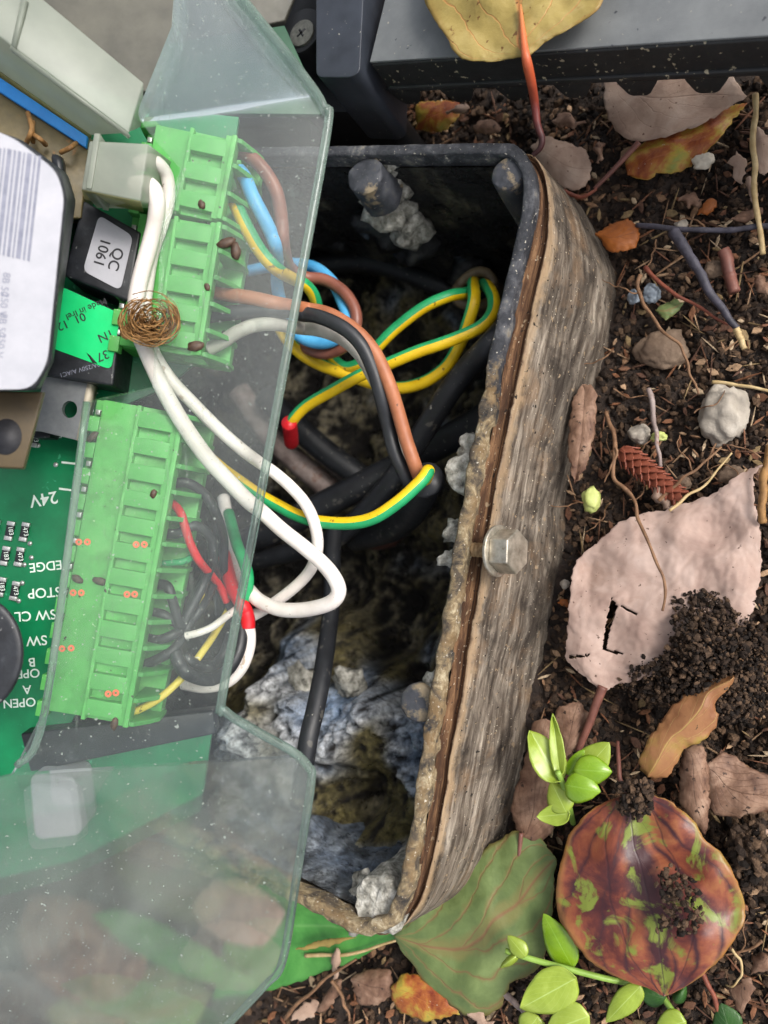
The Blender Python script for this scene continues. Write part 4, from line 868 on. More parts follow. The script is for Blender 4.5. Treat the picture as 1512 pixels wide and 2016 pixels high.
# ================================================================== the clear cover
CV = {'a0': (350, -140, 1.05), 'a1': (425, -75, 1.15), 'a2': (485, 2, 1.35), 'a3': (560, 95, 1.85), 'a4': (622, 178, 2.30), 'a5': (338, 52, 1.35),
      'f0': (268, 226, 2.35), 'f1': (638, 212, 2.35),
      'r1': (645, 245, 2.35), 'r2': (585, 580, 2.35), 'r3': (510, 985, 2.35), 'r4': (437, 1368, 2.35),
      'l1': (300, 268, 2.35), 'l2': (356, 330, 2.35), 'l3': (318, 445, 2.35), 'l4': (300, 762, 2.35), 'l5': (168, 790, 2.35), 'l6': (85, 1400, 2.35),
      'g0': (30, 1510, 2.25), 'g1': (442, 1402, 2.35),
      'c1': (500, 1440, 2.15), 'c2': (575, 1482, 1.95), 'h1': (606, 1512, 1.80), 'h0': (-160, 1850, 1.65), 'g00': (-160, 1570, 2.25),
      'd1': (612, 1545, 1.75), 'd2': (585, 1720, 1.55), 'd3': (556, 1895, 1.35), 'd4': (520, 1945, 1.30), 'd5': (430, 2040, 1.25), 'd6': (-160, 2150, 1.15)}
CP3 = {k: Q(*v) for k, v in CV.items()}
def nearp(k, t, f): return CP3[k].lerp(CP3[t], f)
for k, p in (('fA1', nearp('f1', 'a4', .45)), ('fB1', nearp('f1', 'r1', .8)), ('fA0', nearp('f0', 'a5', .12)), ('fB0', nearp('f0', 'l1', .3)),
             ('gB1', nearp('g1', 'r4', .6)), ('gC1', nearp('g1', 'c1', .35)), ('gB0', nearp('g0', 'l6', .16)), ('gC0', nearp('g0', 'h0', .05)), ('gC00', CP3['g00'].copy()),
             ('hC1', nearp('h1', 'c2', .7)), ('hD1', nearp('h1', 'd1', .7)), ('hC0', nearp('h0', 'g00', .1)), ('hD0', nearp('h0', 'd6', .1))): CP3[k] = p
PAN = [['fA0', 'a5', 'a0', 'a1', 'a2', 'a3', 'a4', 'fA1'],
       ['fB0', 'fB1', 'r1', 'r2', 'r3', 'r4', 'gB1', 'gB0', 'l6', 'l5', 'l4', 'l3', 'l2', 'l1'],
       ['gC00', 'gC0', 'gC1', 'c1', 'c2', 'hC1', 'hC0'],
       ['hD0', 'hD1', 'd1', 'd2', 'd3', 'd4', 'd5', 'd6']]
for (pa, pb, k) in (('fA', 'fB', 'f'), ('gB', 'gC', 'g'), ('hC', 'hD', 'h')):    # rounded folds
    prev = (pa + '0', pa + '1')
    for i in range(1, 6):
        t = i / 5; cur = []
        for e in '01':
            q = CP3[pa + e] * (1 - t) ** 2 + CP3[k + e] * 2 * t * (1 - t) + CP3[pb + e] * t * t
            nm = pb + e if i == 5 else k + e + '_%d' % i
            CP3[nm] = CP3[pb + e] if i == 5 else q; cur.append(nm)
        PAN.append([prev[0], prev[1], cur[1], cur[0]]); prev = tuple(cur)
used = sorted({k for p in PAN for k in p}); bm = bmesh.new(); TH = .17
top = {k: bm.verts.new(CP3[k]) for k in used}; bot = {k: bm.verts.new(CP3[k] - BN * TH) for k in used}
edgecount = {}
for p in PAN:
    bm.faces.new([top[k] for k in p]); bm.faces.new([bot[k] for k in reversed(p)])
    for a, c in zip(p, p[1:] + p[:1]): edgecount.setdefault(frozenset((a, c)), []).append((a, c))
for e, l in edgecount.items():
    if len(l) == 1:
        a, c = l[0]; f = bm.faces.new([top[c], top[a], bot[a], bot[c]]); f.material_index = 3 if ({a, c} & {'l1', 'l2', 'l3', 'l4', 'fB0'}) else 1
bmesh.ops.recalc_face_normals(bm, faces=bm.faces)
bmesh.ops.triangulate(bm, faces=bm.faces)
bm.verts.index_update(); V = [v.co.copy() for v in bm.verts]; F = [tuple(v.index for v in f.verts) for f in bm.faces]; mi = [f.material_index for f in bm.faces]; bm.free()
COV = thing('clear_cover', 'folded clear plastic cover, dusty, over the terminal blocks', 'cover', Q(300, 1500, 1))
SP = [Q(x, y, 0) for x, y in ((-300, 1560), (440, 1420), (900, 1330))]; sn = (SP[1] - SP[0]).cross(BN); sn = sn if sn.dot(BU) > 0 else -sn
mi = [2 if m == 0 and (sum((V[i] for i in f), Vector()) / len(f) - SP[1]).dot(sn) > 0 else m for f, m in zip(F, mi)]
add('sheet', V, F, [M['clear'], M['clear_edge'], M['scuffed'], M['clear_cut']], COV, mi=mi, smooth=True, sharp=35)
bead = [CP3[k] - BN * TH * .5 for k in ('a1', 'a2', 'a3', 'a4')] + [CP3['f1'] - BN * TH * .5] + [CP3[k] - BN * TH * .5 for k in ('r1', 'r2', 'r3', 'r4', 'g1', 'c1', 'c2', 'h1', 'd1', 'd2', 'd3', 'd4', 'd5')]
tube('edge_lip', bead, .085, M['clear_edge'], COV, sides=10, n=8)
lb = [CP3[k] - BN * TH * .5 for k in ('l5', 'l6', 'g0')]; tube('edge_lip', lb, .07, M['clear_edge'], COV, sides=10, n=6)
# small dark seeds and droppings on the cover
def blob(name, label, px, py, h, lpx, wpx, ang, mat, cat, group=None):
    c = Q(px, py, h); a = math.radians(ang); bm = bmesh.new(); bmesh.ops.create_icosphere(bm, subdivisions=2, radius=1)
    s = .0098 * .5 * 1.0; x = (BV * math.cos(a) + BU * math.sin(a)); y = BN.cross(x); V = []
    for v in bm.verts:
        d = v.co; k = 1 + .25 * noise.noise(d * 1.7 + Vector((px, py, 0)))
        V.append(c + (x * d.x * lpx * s + y * d.y * wpx * s + BN * d.z * min(lpx, wpx) * s * .7) * k)
    F = [tuple(v.index for v in f.verts) for f in bm.faces]; bm.free()
    o = add(name, V, F, mat, base=c); return tag(o, label, cat, group)
HC = 2.38
blob('seed', 'dark curved seed husk on the cover over the middle terminal block', 446, 478, HC, 38, 18, -25, M['dropping'], 'seed', 'dark specks stuck on the clear cover')
blob('seed', 'reddish brown seed husk touching the dark curved husk', 464, 494, HC, 34, 20, 80, M['dropping'], 'seed', 'dark specks stuck on the clear cover')
blob('seed', 'round brown seed on the cover between the two upper terminal blocks', 397, 403, HC, 18, 14, 60, M['dropping'], 'seed', 'dark specks stuck on the clear cover')
blob('seed', 'large oval brown seed at the lower end of the middle terminal block', 385, 682, HC, 32, 20, -20, M['dropping'], 'seed', 'dark specks stuck on the clear cover')
blob('seed', 'small dark seed above the brown wire terminal', 408, 565, HC, 16, 11, 60, M['dropping'], 'seed', 'dark specks stuck on the clear cover')
blob('seed', 'small black seed on the long terminal block near its upper third', 302, 972, HC, 18, 12, 100, M['dropping'], 'seed', 'dark specks stuck on the clear cover')
blob('dropping', 'grey smudge on the long terminal block beside its lower middle', 196, 1144, 1.24, 30, 16, 10, M['dropping'], 'dirt', 'dark specks stuck on the clear cover')
blob('dropping', 'dark smudge at the left edge of the long terminal block', 152, 1140, 1.24, 24, 16, 20, M['dropping'], 'dirt', 'dark specks stuck on the clear cover')
blob('dropping', 'brown smudge in the second slot of the long terminal block', 182, 860, 1.24, 28, 14, 130, M['dropping'], 'dirt', 'dark specks stuck on the clear cover')
blob('dropping', 'brown dirt at the lower end of the long terminal block', 225, 1425, HC - .2, 26, 14, 90, M['dropping'], 'dirt', 'dark specks stuck on the clear cover')
for i, (x, y) in enumerate(((470, 243), (538, 307), (605, 388), (544, 565))):
    pass
# dried fibrous husk lying on the wires
HK = thing('dried_husk', 'curled dry brown fibrous husk caught on the white wires', 'dried husk', Q(295, 630, 1.9))
r_ = random.Random(5)
for i in range(110):
    rr = r_.uniform(12, 54); sq = r_.uniform(.7, .95); a0 = r_.uniform(1.2, 4.4); a1 = a0 + r_.uniform(2.5, 4.6); n = 8; hh = 2.15 + r_.uniform(-.12, .3)
    ox, oy = r_.uniform(-14, 14), r_.uniform(-9, 9); pts = [Q(299 + ox + rr * math.cos(a0 + (a1 - a0) * k / n) + r_.uniform(-3, 3), 628 + oy - sq * rr * math.sin(a0 + (a1 - a0) * k / n) + r_.uniform(-4, 4), hh + .2 * math.sin(k * 1.3 + i)) for k in range(n + 1)]
    tube('fibre', pts, r_.uniform(.005, .014), M['fibre'], HK, sides=5, n=3)
V = None
o = blob('tmp', '', 247, 655, 2.1, 26, 22, 60, M['fibre'], 'x'); o.name = 'knot'
del o['label']; del o['category']; o.location = o.location - HK.location; o.parent = HK

# ================================================================== leaves on the soil
LM = {}
LM['pink'] = leaf_mat('pale_dry_leaf', [(.3, '#a08478'), (.5, '#b79d90'), (.7, '#c9b2a6')], '#a4887b', nv=4, vw=.02, vstr=.2, rough=.7, bump=.06, specks=('#5c463b', .69, 9), patch=('#9a745c', .55, .75, .5))
LM['red'] = leaf_mat('red_green_leaf', [(.32, '#3f2026'), (.44, '#63302a'), (.52, '#8a4a34'), (.62, '#a0643e'), (.72, '#84483a')], '#3a2026', '#a8783e', palm=(.42,), nv=4, slope=.7, vw=.012, mid=.022, scale=.9, rough=.42, vstr=.75, coat=.1, patch=('#7d8a38', .54, .61, 1.3), halo='#452428', bump=.25)
LM['gold'] = leaf_mat('golden_leaf', [(.3, '#8a763c'), (.5, '#a59150'), (.7, '#baa66a')], '#c9814a', '#8a6a2c', nv=4, slope=.7, vw=.035, mid=.045, rough=.5, vstr=.9, specks=('#6e4a22', .66, 6), patch=('#8a6526', .6, .72, 1.2))
LM['brown'] = leaf_mat('brown_leaf', [(.32, '#55392c'), (.46, '#80604c'), (.58, '#9c7c66'), (.72, '#b39680')], '#4f362a', nv=7, vw=.035, vstr=.55, rough=.65, scale=1.8, patch=('#5e3f30', .52, .7, .9), specks=('#3f2c22', .66, 8), bump=.6)
LM['tan'] = leaf_mat('tan_leaf', [(.3, '#9a7c6a'), (.5, '#b69a86'), (.7, '#c8b09e')], '#8a6a5a', nv=5, vw=.03, vstr=.4, rough=.65, specks=('#6a4a3a', .69, 8))
LM['orange'] = leaf_mat('orange_brown_leaf', [(.3, '#7a4014'), (.6, '#a05a1e'), (.8, '#b8762c')], '#5a3010', nv=5, vstr=.5, rough=.55)
LM['mixed'] = leaf_mat('yellow_red_leaf', [(.35, '#7a2f1c'), (.48, '#a8602c'), (.58, '#b79a3c'), (.7, '#8f9440')], '#c06a3a', '#b89a4a', nv=5, vstr=.4, rough=.45, scale=1.6, specks=('#c8b8a0', .70, 9))
LM['long'] = leaf_mat('orange_green_leaf', [(.35, '#8a5a3a'), (.5, '#a2724a'), (.62, '#a08a3e'), (.75, '#9a9a3a')], '#c4aa62', nv=3, vw=.02, mid=.04, vstr=.8, rough=.5, scale=.7, specks=('#4a3a20', .70, 8))
LM['olive'] = leaf_mat('dull_green_leaf', [(.3, '#56693c'), (.5, '#6c7e4a'), (.7, '#86985e')], '#8a5a44', '#7a6a3a', nv=4, slope=.6, vw=.05, mid=.045, vstr=.75, rough=.5, scale=.8, halo='#7a7a48')
LM['blade'] = leaf_mat('green_blade', [(.3, '#3a7a34'), (.5, '#4f9344'), (.7, '#62a552')], '#7db06a', nv=2, vw=.001, mid=.05, vstr=.4, rough=.4)
LM['fresh'] = leaf_mat('fresh_green_leaf', [(.3, '#84992e'), (.5, '#9aaf40'), (.7, '#b0c25a')], '#c6e08a', nv=7, vw=.02, mid=.05, vstr=.55, rough=.35, coat=.3, bump=.15)
LM['fresh2'] = leaf_mat('deep_green_leaf', [(.3, '#688f16'), (.5, '#80a620'), (.7, '#94b636')], '#a4d060', nv=7, vw=.02, mid=.05, vstr=.4, rough=.25, coat=.5, bump=.15)
LM['dkgreen'] = leaf_mat('dark_green_leaf', [(.3, '#24491c'), (.7, '#3f6a2c')], '#5a8040', nv=6, vstr=.5, rough=.4)
def blade(name, base, tip, left, right, z, mat, parent=None, dome=.25, fold=0, curl=0, wav=.08, nT=44, nS=20, holes=(), tilt=(0, 0), thick=.018, seed=0, tipz=0, rag=5.0):
    Lp = resample(cr([Vector((*p, 0)) for p in [base] + list(left) + [tip]], 8), nT); Rp = resample(cr([Vector((*p, 0)) for p in [base] + list(right) + [tip]], 8), nT)
    V = []; UV = []; PX = []
    for j in range(nT):
        t = j / (nT - 1)
        for i in range(nS + 1):
            s = 2 * i / nS - 1; a, c = Lp[j], Rp[j]; p = a.lerp(c, (s + 1) / 2)
            if rag: p = p + Vector((noise.noise(Vector((p.x * .07, p.y * .07, seed))) + .6 * noise.noise(Vector((p.x * .2, p.y * .2, seed))), noise.noise(Vector((p.x * .07, p.y * .07, seed + 40))) + .6 * noise.noise(Vector((p.x * .2, p.y * .2, seed + 40))), 0)) * rag * abs(s)
            zz = z + .6 * dome * (1 - s * s) * math.sin(math.pi * min(1, .1 + .9 * t)) - fold * (1 - abs(s)) + curl * s * abs(s) + tilt[0] * s + tilt[1] * (t - .5) + tipz * t * t
            zz += wav * (noise.noise(Vector((p.x * .012 + seed, p.y * .012, 1))) * 1.6 + noise.noise(Vector((p.x * .035, p.y * .035 + seed, 5))) * .22 + noise.noise(Vector((p.x * .09, p.y * .09 + seed, 9))) * .10)
            V.append(W(p.x, p.y, zz)); UV.append(((s + 1) / 2, t)); PX.append((p.x, p.y))
    F = []
    for j in range(nT - 1):
        for i in range(nS):
            q = (j * (nS + 1) + i, j * (nS + 1) + i + 1, (j + 1) * (nS + 1) + i + 1, (j + 1) * (nS + 1) + i)
            if holes:
                mx = sum(PX[k][0] for k in q) / 4; my = sum(PX[k][1] for k in q) / 4
                if any(inside(h, mx, my) for h in holes): continue
            F.append(q)
    o = add(name, V, F, mat, parent, uv=UV)
    m = o.modifiers.new('thickness', 'SOLIDIFY'); m.thickness = thick * S; m.offset = 0
    return o
def oval(base, tip, w, k=.5):
    b0, t0 = Vector(base), Vector(tip); d = t0 - b0; n = Vector((-d.y, d.x)).normalized()
    L = []; R = []
    for t in (.08, .22, .4, .58, .75, .9):
        h = w / 2 * math.sin(math.pi * t ** (k * 1.4)) ** .75; c = b0 + d * t
        L.append(tuple(c - n * h)); R.append(tuple(c + n * h))
    return L, R
def leaf(name, label, base, tip, left, right, z, mat, stem=None, stem_mat=None, stem_r=.05, group='fallen leaves on the soil', **k):
    if stem:
        t = thing(name, label, 'leaf', W(base[0], base[1], z), group)
        blade('blade', base, tip, left, right, z, mat, t, **k)
        r = stem_r if callable(stem_r) else (lambda q: stem_r * (1.15 - .4 * q))
        tube('stem', [W(*p) for p in stem], r, stem_mat, t, sides=8, n=6)
        return t
    o = blade(name, base, tip, left, right, z, mat, **k); return tag(o, label, 'leaf', group)
G = 'fallen leaves on the soil'
leaf('fallen_leaf', 'large pale pinkish brown torn leaf half buried in crumbs of soil', (1185, 1360), (1503, 914), [(1120, 1304), (1116, 1255), (1120, 1203), (1132, 1110), (1167, 1075), (1233, 1023), (1312, 1002), (1399, 974), (1450, 938)],
     [(1230, 1345), (1312, 1320), (1400, 1290), (1462, 1240), (1480, 1208), (1490, 1165), (1497, 1117), (1496, 1047), (1486, 990), (1484, 940)], .95, LM['pink'],
     stem=[(1187, 1352, .95), (1176, 1380, .9), (1160, 1425, .8), (1138, 1478, .6)], stem_mat=M['petiole2'], stem_r=.09, dome=.25, wav=.16, nT=150, nS=120,
     holes=[[(1204, 1176), (1216, 1192), (1198, 1250), (1194, 1280), (1186, 1278), (1192, 1230)], [(1204, 1180), (1214, 1185), (1256, 1208), (1250, 1212)], [(1118, 1292), (1160, 1288), (1160, 1292), (1122, 1298)], [(1187, 1275), (1228, 1286), (1226, 1290), (1188, 1281)]], seed=2)
leaf('fallen_leaf', 'big rounded glossy red, orange and green leaf with dark veins', (1238, 1562), (1307, 1962), [(1173, 1588), (1128, 1632), (1113, 1666), (1099, 1722), (1095, 1777), (1106, 1818), (1143, 1870), (1158, 1889), (1210, 1922), (1266, 1941)],
     [(1277, 1564), (1322, 1580), (1366, 1618), (1389, 1655), (1418, 1677), (1437, 1707), (1455, 1744), (1468, 1788), (1459, 1829), (1422, 1881), (1389, 1915), (1351, 1941)], 1.35, LM['red'], dome=.2, wav=.12, rag=3, nT=60, nS=40, seed=5,
     stem=[(1240, 1566, 1.35), (1222, 1540, 1.3), (1218, 1500, 1.1), (1216, 1460, .8)], stem_mat=M['petiole2'], stem_r=.05)
leaf('fallen_leaf', 'golden leaf with orange veins and red stalk lying across the gear rack', (1035, 112), (1010, -230), [(1005, 115), (963, 122), (917, 119), (893, 102), (884, 83), (861, 46), (836, 0), (830, -80), (900, -180)],
     [(1051, 104), (1079, 79), (1125, 55), (1167, 28), (1190, -8), (1200, -90), (1120, -180)], 4.75, LM['gold'], dome=.12, wav=.09, rag=2.5, nT=70, nS=40,
     stem=[(1024, 10, 4.90), (1028, 50, 4.90), (1033, 95, 4.90), (1037, 120, 4.85), (1046, 162, 4.5), (1053, 204, 4.1), (1058, 245, 3.9), (1067, 273, 3.75), (1063, 292, 3.65), (1050, 305, 3.55)], stem_mat=M['stalk'], stem_r=lambda q: .03 + .062 * min(1, q / .36) - .045 * max(0, q - .36) / .64)
leaf('fallen_leaf', 'pale brown leaf seen between the teeth of the gear rack', (1192, 140), (1470, 190), [(1190, 200), (1205, 248), (1238, 276), (1278, 276), (1337, 260), (1397, 236), (1445, 205)], [(1260, 110), (1340, 110), (1420, 130)], .7, LM['tan'], dome=.2, wav=.08)
leaf('fallen_leaf', 'yellow and red mottled leaf tucked under the pale brown leaf by the rack', (1236, 345), (1470, 203), [(1270, 355), (1300, 342), (1341, 338), (1377, 312), (1417, 270)], [(1234, 313), (1278, 272), (1357, 238), (1421, 215)], .5, LM['mixed'], dome=.2, wav=.1,
     stem=[(1258, 280, .8), (1235, 305, .7), (1200, 342, .6), (1170, 372, .5)], stem_mat=M['petiole2'], stem_r=.06)
leaf('fallen_leaf', 'narrow brown curled leaf pressed against the weathered box wall', (1146, 757), (1132, 952), [(1128, 790), (1121, 850), (1121, 908)], [(1172, 769), (1171, 846), (1154, 915)], .9, LM['brown'], dome=.3, fold=.1)
leaf('fallen_leaf', 'small orange brown leaf beside the top corner of the box', (1172, 460), (1258, 450), [(1205, 440), (1238, 432)], [(1206, 497), (1252, 485)], .7, LM['orange'], dome=.2)
leaf('fallen_leaf', 'long orange and yellow green leaf with pale midrib above the red leaf', (1275, 1530), (1445, 1333), [(1258, 1499), (1285, 1443), (1322, 1395), (1351, 1365), (1389, 1342)], [(1314, 1530), (1348, 1475), (1377, 1462), (1411, 1424), (1409, 1383), (1440, 1350)], 1.3, LM['long'], dome=.15, fold=-.12, wav=.08)
leaf('fallen_leaf', 'curled brown leaf with thin stalk at the foot of the box wall', (1028, 1648), (1075, 1415), [(1006, 1599), (1020, 1540), (1040, 1470), (1048, 1424)], [(1060, 1660), (1091, 1625), (1085, 1558), (1090, 1480), (1092, 1430)], .7, LM['brown'], dome=.35, wav=.12,
     stem=[(1026, 1640, .8), (1022, 1690, .8), (1024, 1730, .8), (1030, 1778, .8)], stem_mat=M['petiole2'], stem_r=.045)
leaf('fallen_leaf', 'brown leaf behind the green sprig below the pale torn leaf', (1110, 1495), (1140, 1380), [(1096, 1450), (1098, 1398)], [(1145, 1463), (1162, 1415)], .6, LM['brown'], dome=.3)
leaf('fallen_leaf', 'dull green leaf with reddish veins under the lower end of the box', (775, 1842), (1093, 1690), [(830, 1925), (866, 1962), (931, 2002), (982, 1985), (1005, 1940), (1066, 1898), (1086, 1805)], [(843, 1773), (920, 1700), (1005, 1640), (1060, 1650)], .75, LM['olive'], dome=.25, wav=.12, nT=60, nS=36)
leaf('fallen_leaf', 'broad green strap shaped blade under the clear cover corner', (800, 1840), (420, 1960), [(745, 1862), (709, 1886), (635, 1915), (538, 1948)], [(760, 1815), (700, 1790), (600, 1740), (480, 1740)], .5, LM['blade'], dome=.15, group='green blades')
leaf('fallen_leaf', 'red and orange leaf at the bottom edge under the dull green leaf', (769, 1946), (905, 1996), [(783, 1985), (830, 2008), (870, 2005)], [(802, 1916), (848, 1935), (885, 1965)], .7, LM['mixed'], dome=.3)
leaf('fallen_leaf', 'square brown leaf scrap left of the red and orange leaf', (692, 1928), (772, 1960), [(708, 1975), (745, 1975)], [(720, 1912), (768, 1912)], .6, LM['brown'], dome=.25)
leaf('fallen_leaf', 'wide brown leaf at the right edge beside the red leaf', (1385, 1506), (1560, 1580), [(1398, 1594), (1433, 1608), (1480, 1603)], [(1429, 1482), (1480, 1512), (1530, 1535)], .9, LM['brown'], dome=.25, wav=.12)
leaf('fallen_leaf', 'upright curled brown leaf between the long leaf and the red leaf', (1348, 1474), (1389, 1640), [(1338, 1520), (1342, 1592)], [(1386, 1473), (1396, 1558), (1394, 1610)], 1.05, LM['brown'], dome=.3)
leaf('fallen_leaf', 'pale dusty leaf with a green patch behind the red stalk', (1045, 290), (1165, 330), [(1060, 320), (1110, 370), (1150, 368)], [(1070, 268), (1110, 280), (1150, 295)], .5, LM['tan'], dome=.2)
leaf('fallen_leaf', 'dark red and green leaf in the gap between motor and box', (905, 196), (820, 255), [(860, 200), (820, 205)], [(905, 225), (870, 258)], .5, LM['mixed'], dome=.2)
leaf('fallen_leaf', 'faded tan leaf seen through the clear cover near the bottom', (420, 1730), (520, 1860), [(380, 1790), (440, 1850)], [(480, 1730), (560, 1790)], .8, LM['tan'], dome=.3)
leaf('fallen_leaf', 'brown leaf blurred behind the clear cover at the lower left', (60, 1760), (250, 1960), [(40, 1860), (110, 1950), (180, 1970)], [(160, 1770), (250, 1830), (290, 1900)], .8, LM['brown'], dome=.4)
leaf('fallen_leaf', 'green leaf blurred behind the clear cover at the bottom edge', (90, 1990), (420, 1950), [(160, 2080), (330, 2080)], [(160, 1940), (300, 1900)], .7, LM['olive'], dome=.2)
leaf('fallen_leaf', 'long green leaf behind the clear cover pointing at its corner', (180, 1800), (500, 1930), [(280, 1880), (400, 1930)], [(250, 1790), (380, 1850)], .9, LM['blade'], dome=.1)
leaf('fallen_leaf', 'thin yellow orange strip lying on the green strap blade', (582, 1869), (700, 1846), [(620, 1867), (660, 1858)], [(620, 1855), (660, 1846)], 1.0, LM['gold'], dome=.05, nS=6)
leaf('fallen_leaf', 'small olive leaf scrap in the soil near the right stick', (1290, 610), (1345, 596), [(1310, 628), (1335, 615)], [(1305, 598), (1330, 592)], .55, LM['olive'], dome=.1)
leaf('fallen_leaf', 'brown leaf scrap at the right edge under the yellow stalk', (1490, 250), (1505, 345), [(1482, 280), (1484, 320)], [(1512, 270), (1520, 320)], .8, LM['tan'], dome=.15)
r_ = random.Random(11)
scr = [(1455, 330, 60, 30, 'tan'), (1480, 375, 50, 18, 'tan'), (1360, 395, 46, 24, 'brown'), (1390, 410, 40, 20, 'orange'), (1470, 425, 60, 20, 'brown'), (1500, 560, 40, 22, 'brown'), (1300, 980, 46, 26, 'tan'), (1465, 985, 40, 30, 'tan'), (1110, 1185, 20, 16, 'orange'), (1490, 1640, 40, 30, 'tan'),
       (650, 1960, 70, 26, 'brown'), (600, 1990, 60, 24, 'tan'), (660, 1900, 60, 18, 'straw'), (1460, 1960, 60, 40, 'brown'), (1500, 1900, 50, 40, 'brown'), (950, 2010, 60, 30, 'tan'), (1180, 300, 40, 20, 'brown'), (960, 250, 50, 26, 'brown'), (900, 215, 40, 18, 'tan'), (1120, 240, 60, 26, 'brown')]
nm = {'tan': 'pale tan', 'brown': 'brown', 'orange': 'rusty orange', 'straw': 'straw coloured'}
where = ['below the yellow and red leaf', 'by the yellow stalk', 'among twigs right of the box corner', 'beside the dark twig', 'just under the dark twig', 'at the right edge by the short stick', 'next to the brown cone', 'above the tip of the torn leaf', 'at the wall foot by the torn leaf', 'on the lump of soil at the right edge',
         'under the clear cover corner at the bottom', 'at the bottom edge by the cover', 'above the square brown scrap', 'in the bottom right corner', 'below the wide brown leaf', 'at the bottom edge under the green leaf', 'left of the mottled leaf stalk', 'behind the top rim of the box', 'between motor and stalk', 'in the dark under the rack']
for (x, y, l, wd, k), wh in zip(scr, where):
    a = r_.uniform(0, math.pi); l *= 1.1; bs = (x - l / 2 * math.cos(a), y - l / 2 * math.sin(a)); tp = (x + l / 2 * math.cos(a), y + l / 2 * math.sin(a)); L, R = oval(bs, tp, wd)
    L = [(p[0] + r_.uniform(-.22, .22) * wd, p[1] + r_.uniform(-.22, .22) * wd) for p in L]; R = [(p[0] + r_.uniform(-.22, .22) * wd, p[1] + r_.uniform(-.22, .22) * wd) for p in R]
    leaf('leaf_scrap', nm[k] + ' leaf scrap ' + wh, bs, tp, L, R, r_.uniform(.55, .8), LM['tan' if k == 'straw' else k], dome=r_.uniform(.05, .2), wav=.12, nT=16, nS=8, seed=x, group='leaf scraps')
# ---- green sprigs
def sprig(label, stem, leaves, base):
    t = thing('green_sprig', label, 'sprig', base, 'green sprigs')
    tube('stem', [W(*p) for p in stem], .06, M['stemgreen'], t, sides=8, n=6)
    for (bs, tp, wd, z, m, kw) in leaves:
        L, R = oval(bs, tp, wd); blade('leaf', bs, tp, L, R, z, LM[m], t, nT=22, nS=12, wav=.03, rag=1.0, **kw)
sprig('small bright green sprig growing at the foot of the box wall', [(1128, 1620, .6), (1120, 1585, 1.2), (1110, 1548, 1.7), (1098, 1520, 2.0)],
      [((1104, 1538), (1042, 1438), 66, 1.9, 'fresh', dict(dome=.1, fold=.1, tilt=(-.15, .2))), ((1103, 1530), (1088, 1405), 30, 1.95, 'fresh', dict(dome=.05, fold=.1)), ((1148, 1520), (1200, 1462), 62, 1.6, 'fresh', dict(dome=.1)),
       ((1130, 1515), (1205, 1520), 62, 1.9, 'fresh2', dict(dome=.2)), ((1118, 1525), (1150, 1475), 30, 1.7, 'fresh2', dict(dome=.05)), ((1112, 1545), (1182, 1558), 62, 1.95, 'fresh2', dict(dome=.2)), ((1122, 1602), (1056, 1608), 44, 1.7, 'fresh', dict(dome=-.1)), ((1115, 1600), (1085, 1538), 52, 1.65, 'fresh', dict(dome=.15))], W(1128, 1620, 0))
sprig('light green sprig with oval leaves reaching out from under the red leaf', [(1240, 1935, .9), (1200, 1928, 1.1), (1135, 1912, 1.3), (1060, 1892, 1.4), (995, 1872, 1.5)],
      [((1135, 1925), (1024, 1985), 92, 1.4, 'fresh', dict(dome=.1, tilt=(.1, 0))), ((1128, 1906), (1070, 1798), 58, 1.15, 'fresh2', dict(dome=.1)), ((1035, 1883), (1000, 1842), 34, 1.6, 'fresh', dict(dome=.1)), ((1020, 1880), (985, 1905), 18, 1.5, 'fresh', dict()),
       ((1262, 1940), (1193, 2012), 52, 1.2, 'fresh', dict(dome=.1)), ((1160, 2000), (1075, 2030), 80, 1.3, 'fresh', dict(dome=.1)), ((1060, 2000), (1030, 2040), 60, 1.1, 'fresh', dict(dome=.1))], W(1240, 1935, 0))
sprig('darker green sprig at the bottom edge below the red leaf tip', [(1300, 1955, .8), (1320, 1985, .9), (1345, 2020, 1.0), (1365, 2050, 1.0)],
      [((1310, 1965), (1255, 1950), 46, .9, 'dkgreen', dict(dome=.1)), ((1350, 2010), (1290, 2030), 66, 1.2, 'fresh', dict(dome=.1)), ((1440, 2040), (1420, 1975), 60, .9, 'dkgreen', dict(dome=.1)), ((1330, 1975), (1350, 1940), 26, .9, 'dkgreen', dict())], W(1300, 1955, 0))

# ================================================================== stones, twigs, cone
def stone(label, px, py, rpx, mat, sq, seed, z=.35, name='stone', amp=.3):
    o = lump(px, py, z, rpx, mat, None, name, sq, seed, amp, 4); return tag(o, label, 'stone', 'stones in the soil')
stone('large smooth pale grey stone with a pitted lower end', 1425, 815, 66, M['stone'], (.72, 1.0, .6), 1); stone('flat brown stone half sunk in the soil', 1302, 688, 50, M['stone2'], (1, .8, .4), 2, .25)
stone('small round grey brown pebble above the cone', 1259, 855, 21, M['stone'], (1, .95, .8), 3, .5); stone('bluish grey glinting pebble right of the box', 1283, 578, 20, M['stone3'], (.9, 1, .8), 4, .5); stone('smaller bluish pebble next to the glinting one', 1248, 586, 14, M['stone3'], (.9, 1, .8), 5, .5)
stone('cream coloured pebble below the mottled leaf', 1384, 318, 20, M['bone'], (1.1, .8, .7), 6, .6); stone('ochre pebble by the upright wooden stick', 1405, 530, 20, M['stone2'], (1, 1, .8), 7, .5); stone('tan pebble touching the torn leaf tip', 1440, 935, 26, M['stone2'], (1, .8, .8), 8, .5)
stone('tiny yellow pebble beside the pale stick', 1297, 860, 13, M['pod'], (1.2, .8, .8), 9, .6); stone('pale pebble at the foot of the wall', 1112, 1150, 9, M['stone'], (1, 1, .8), 10, .6)
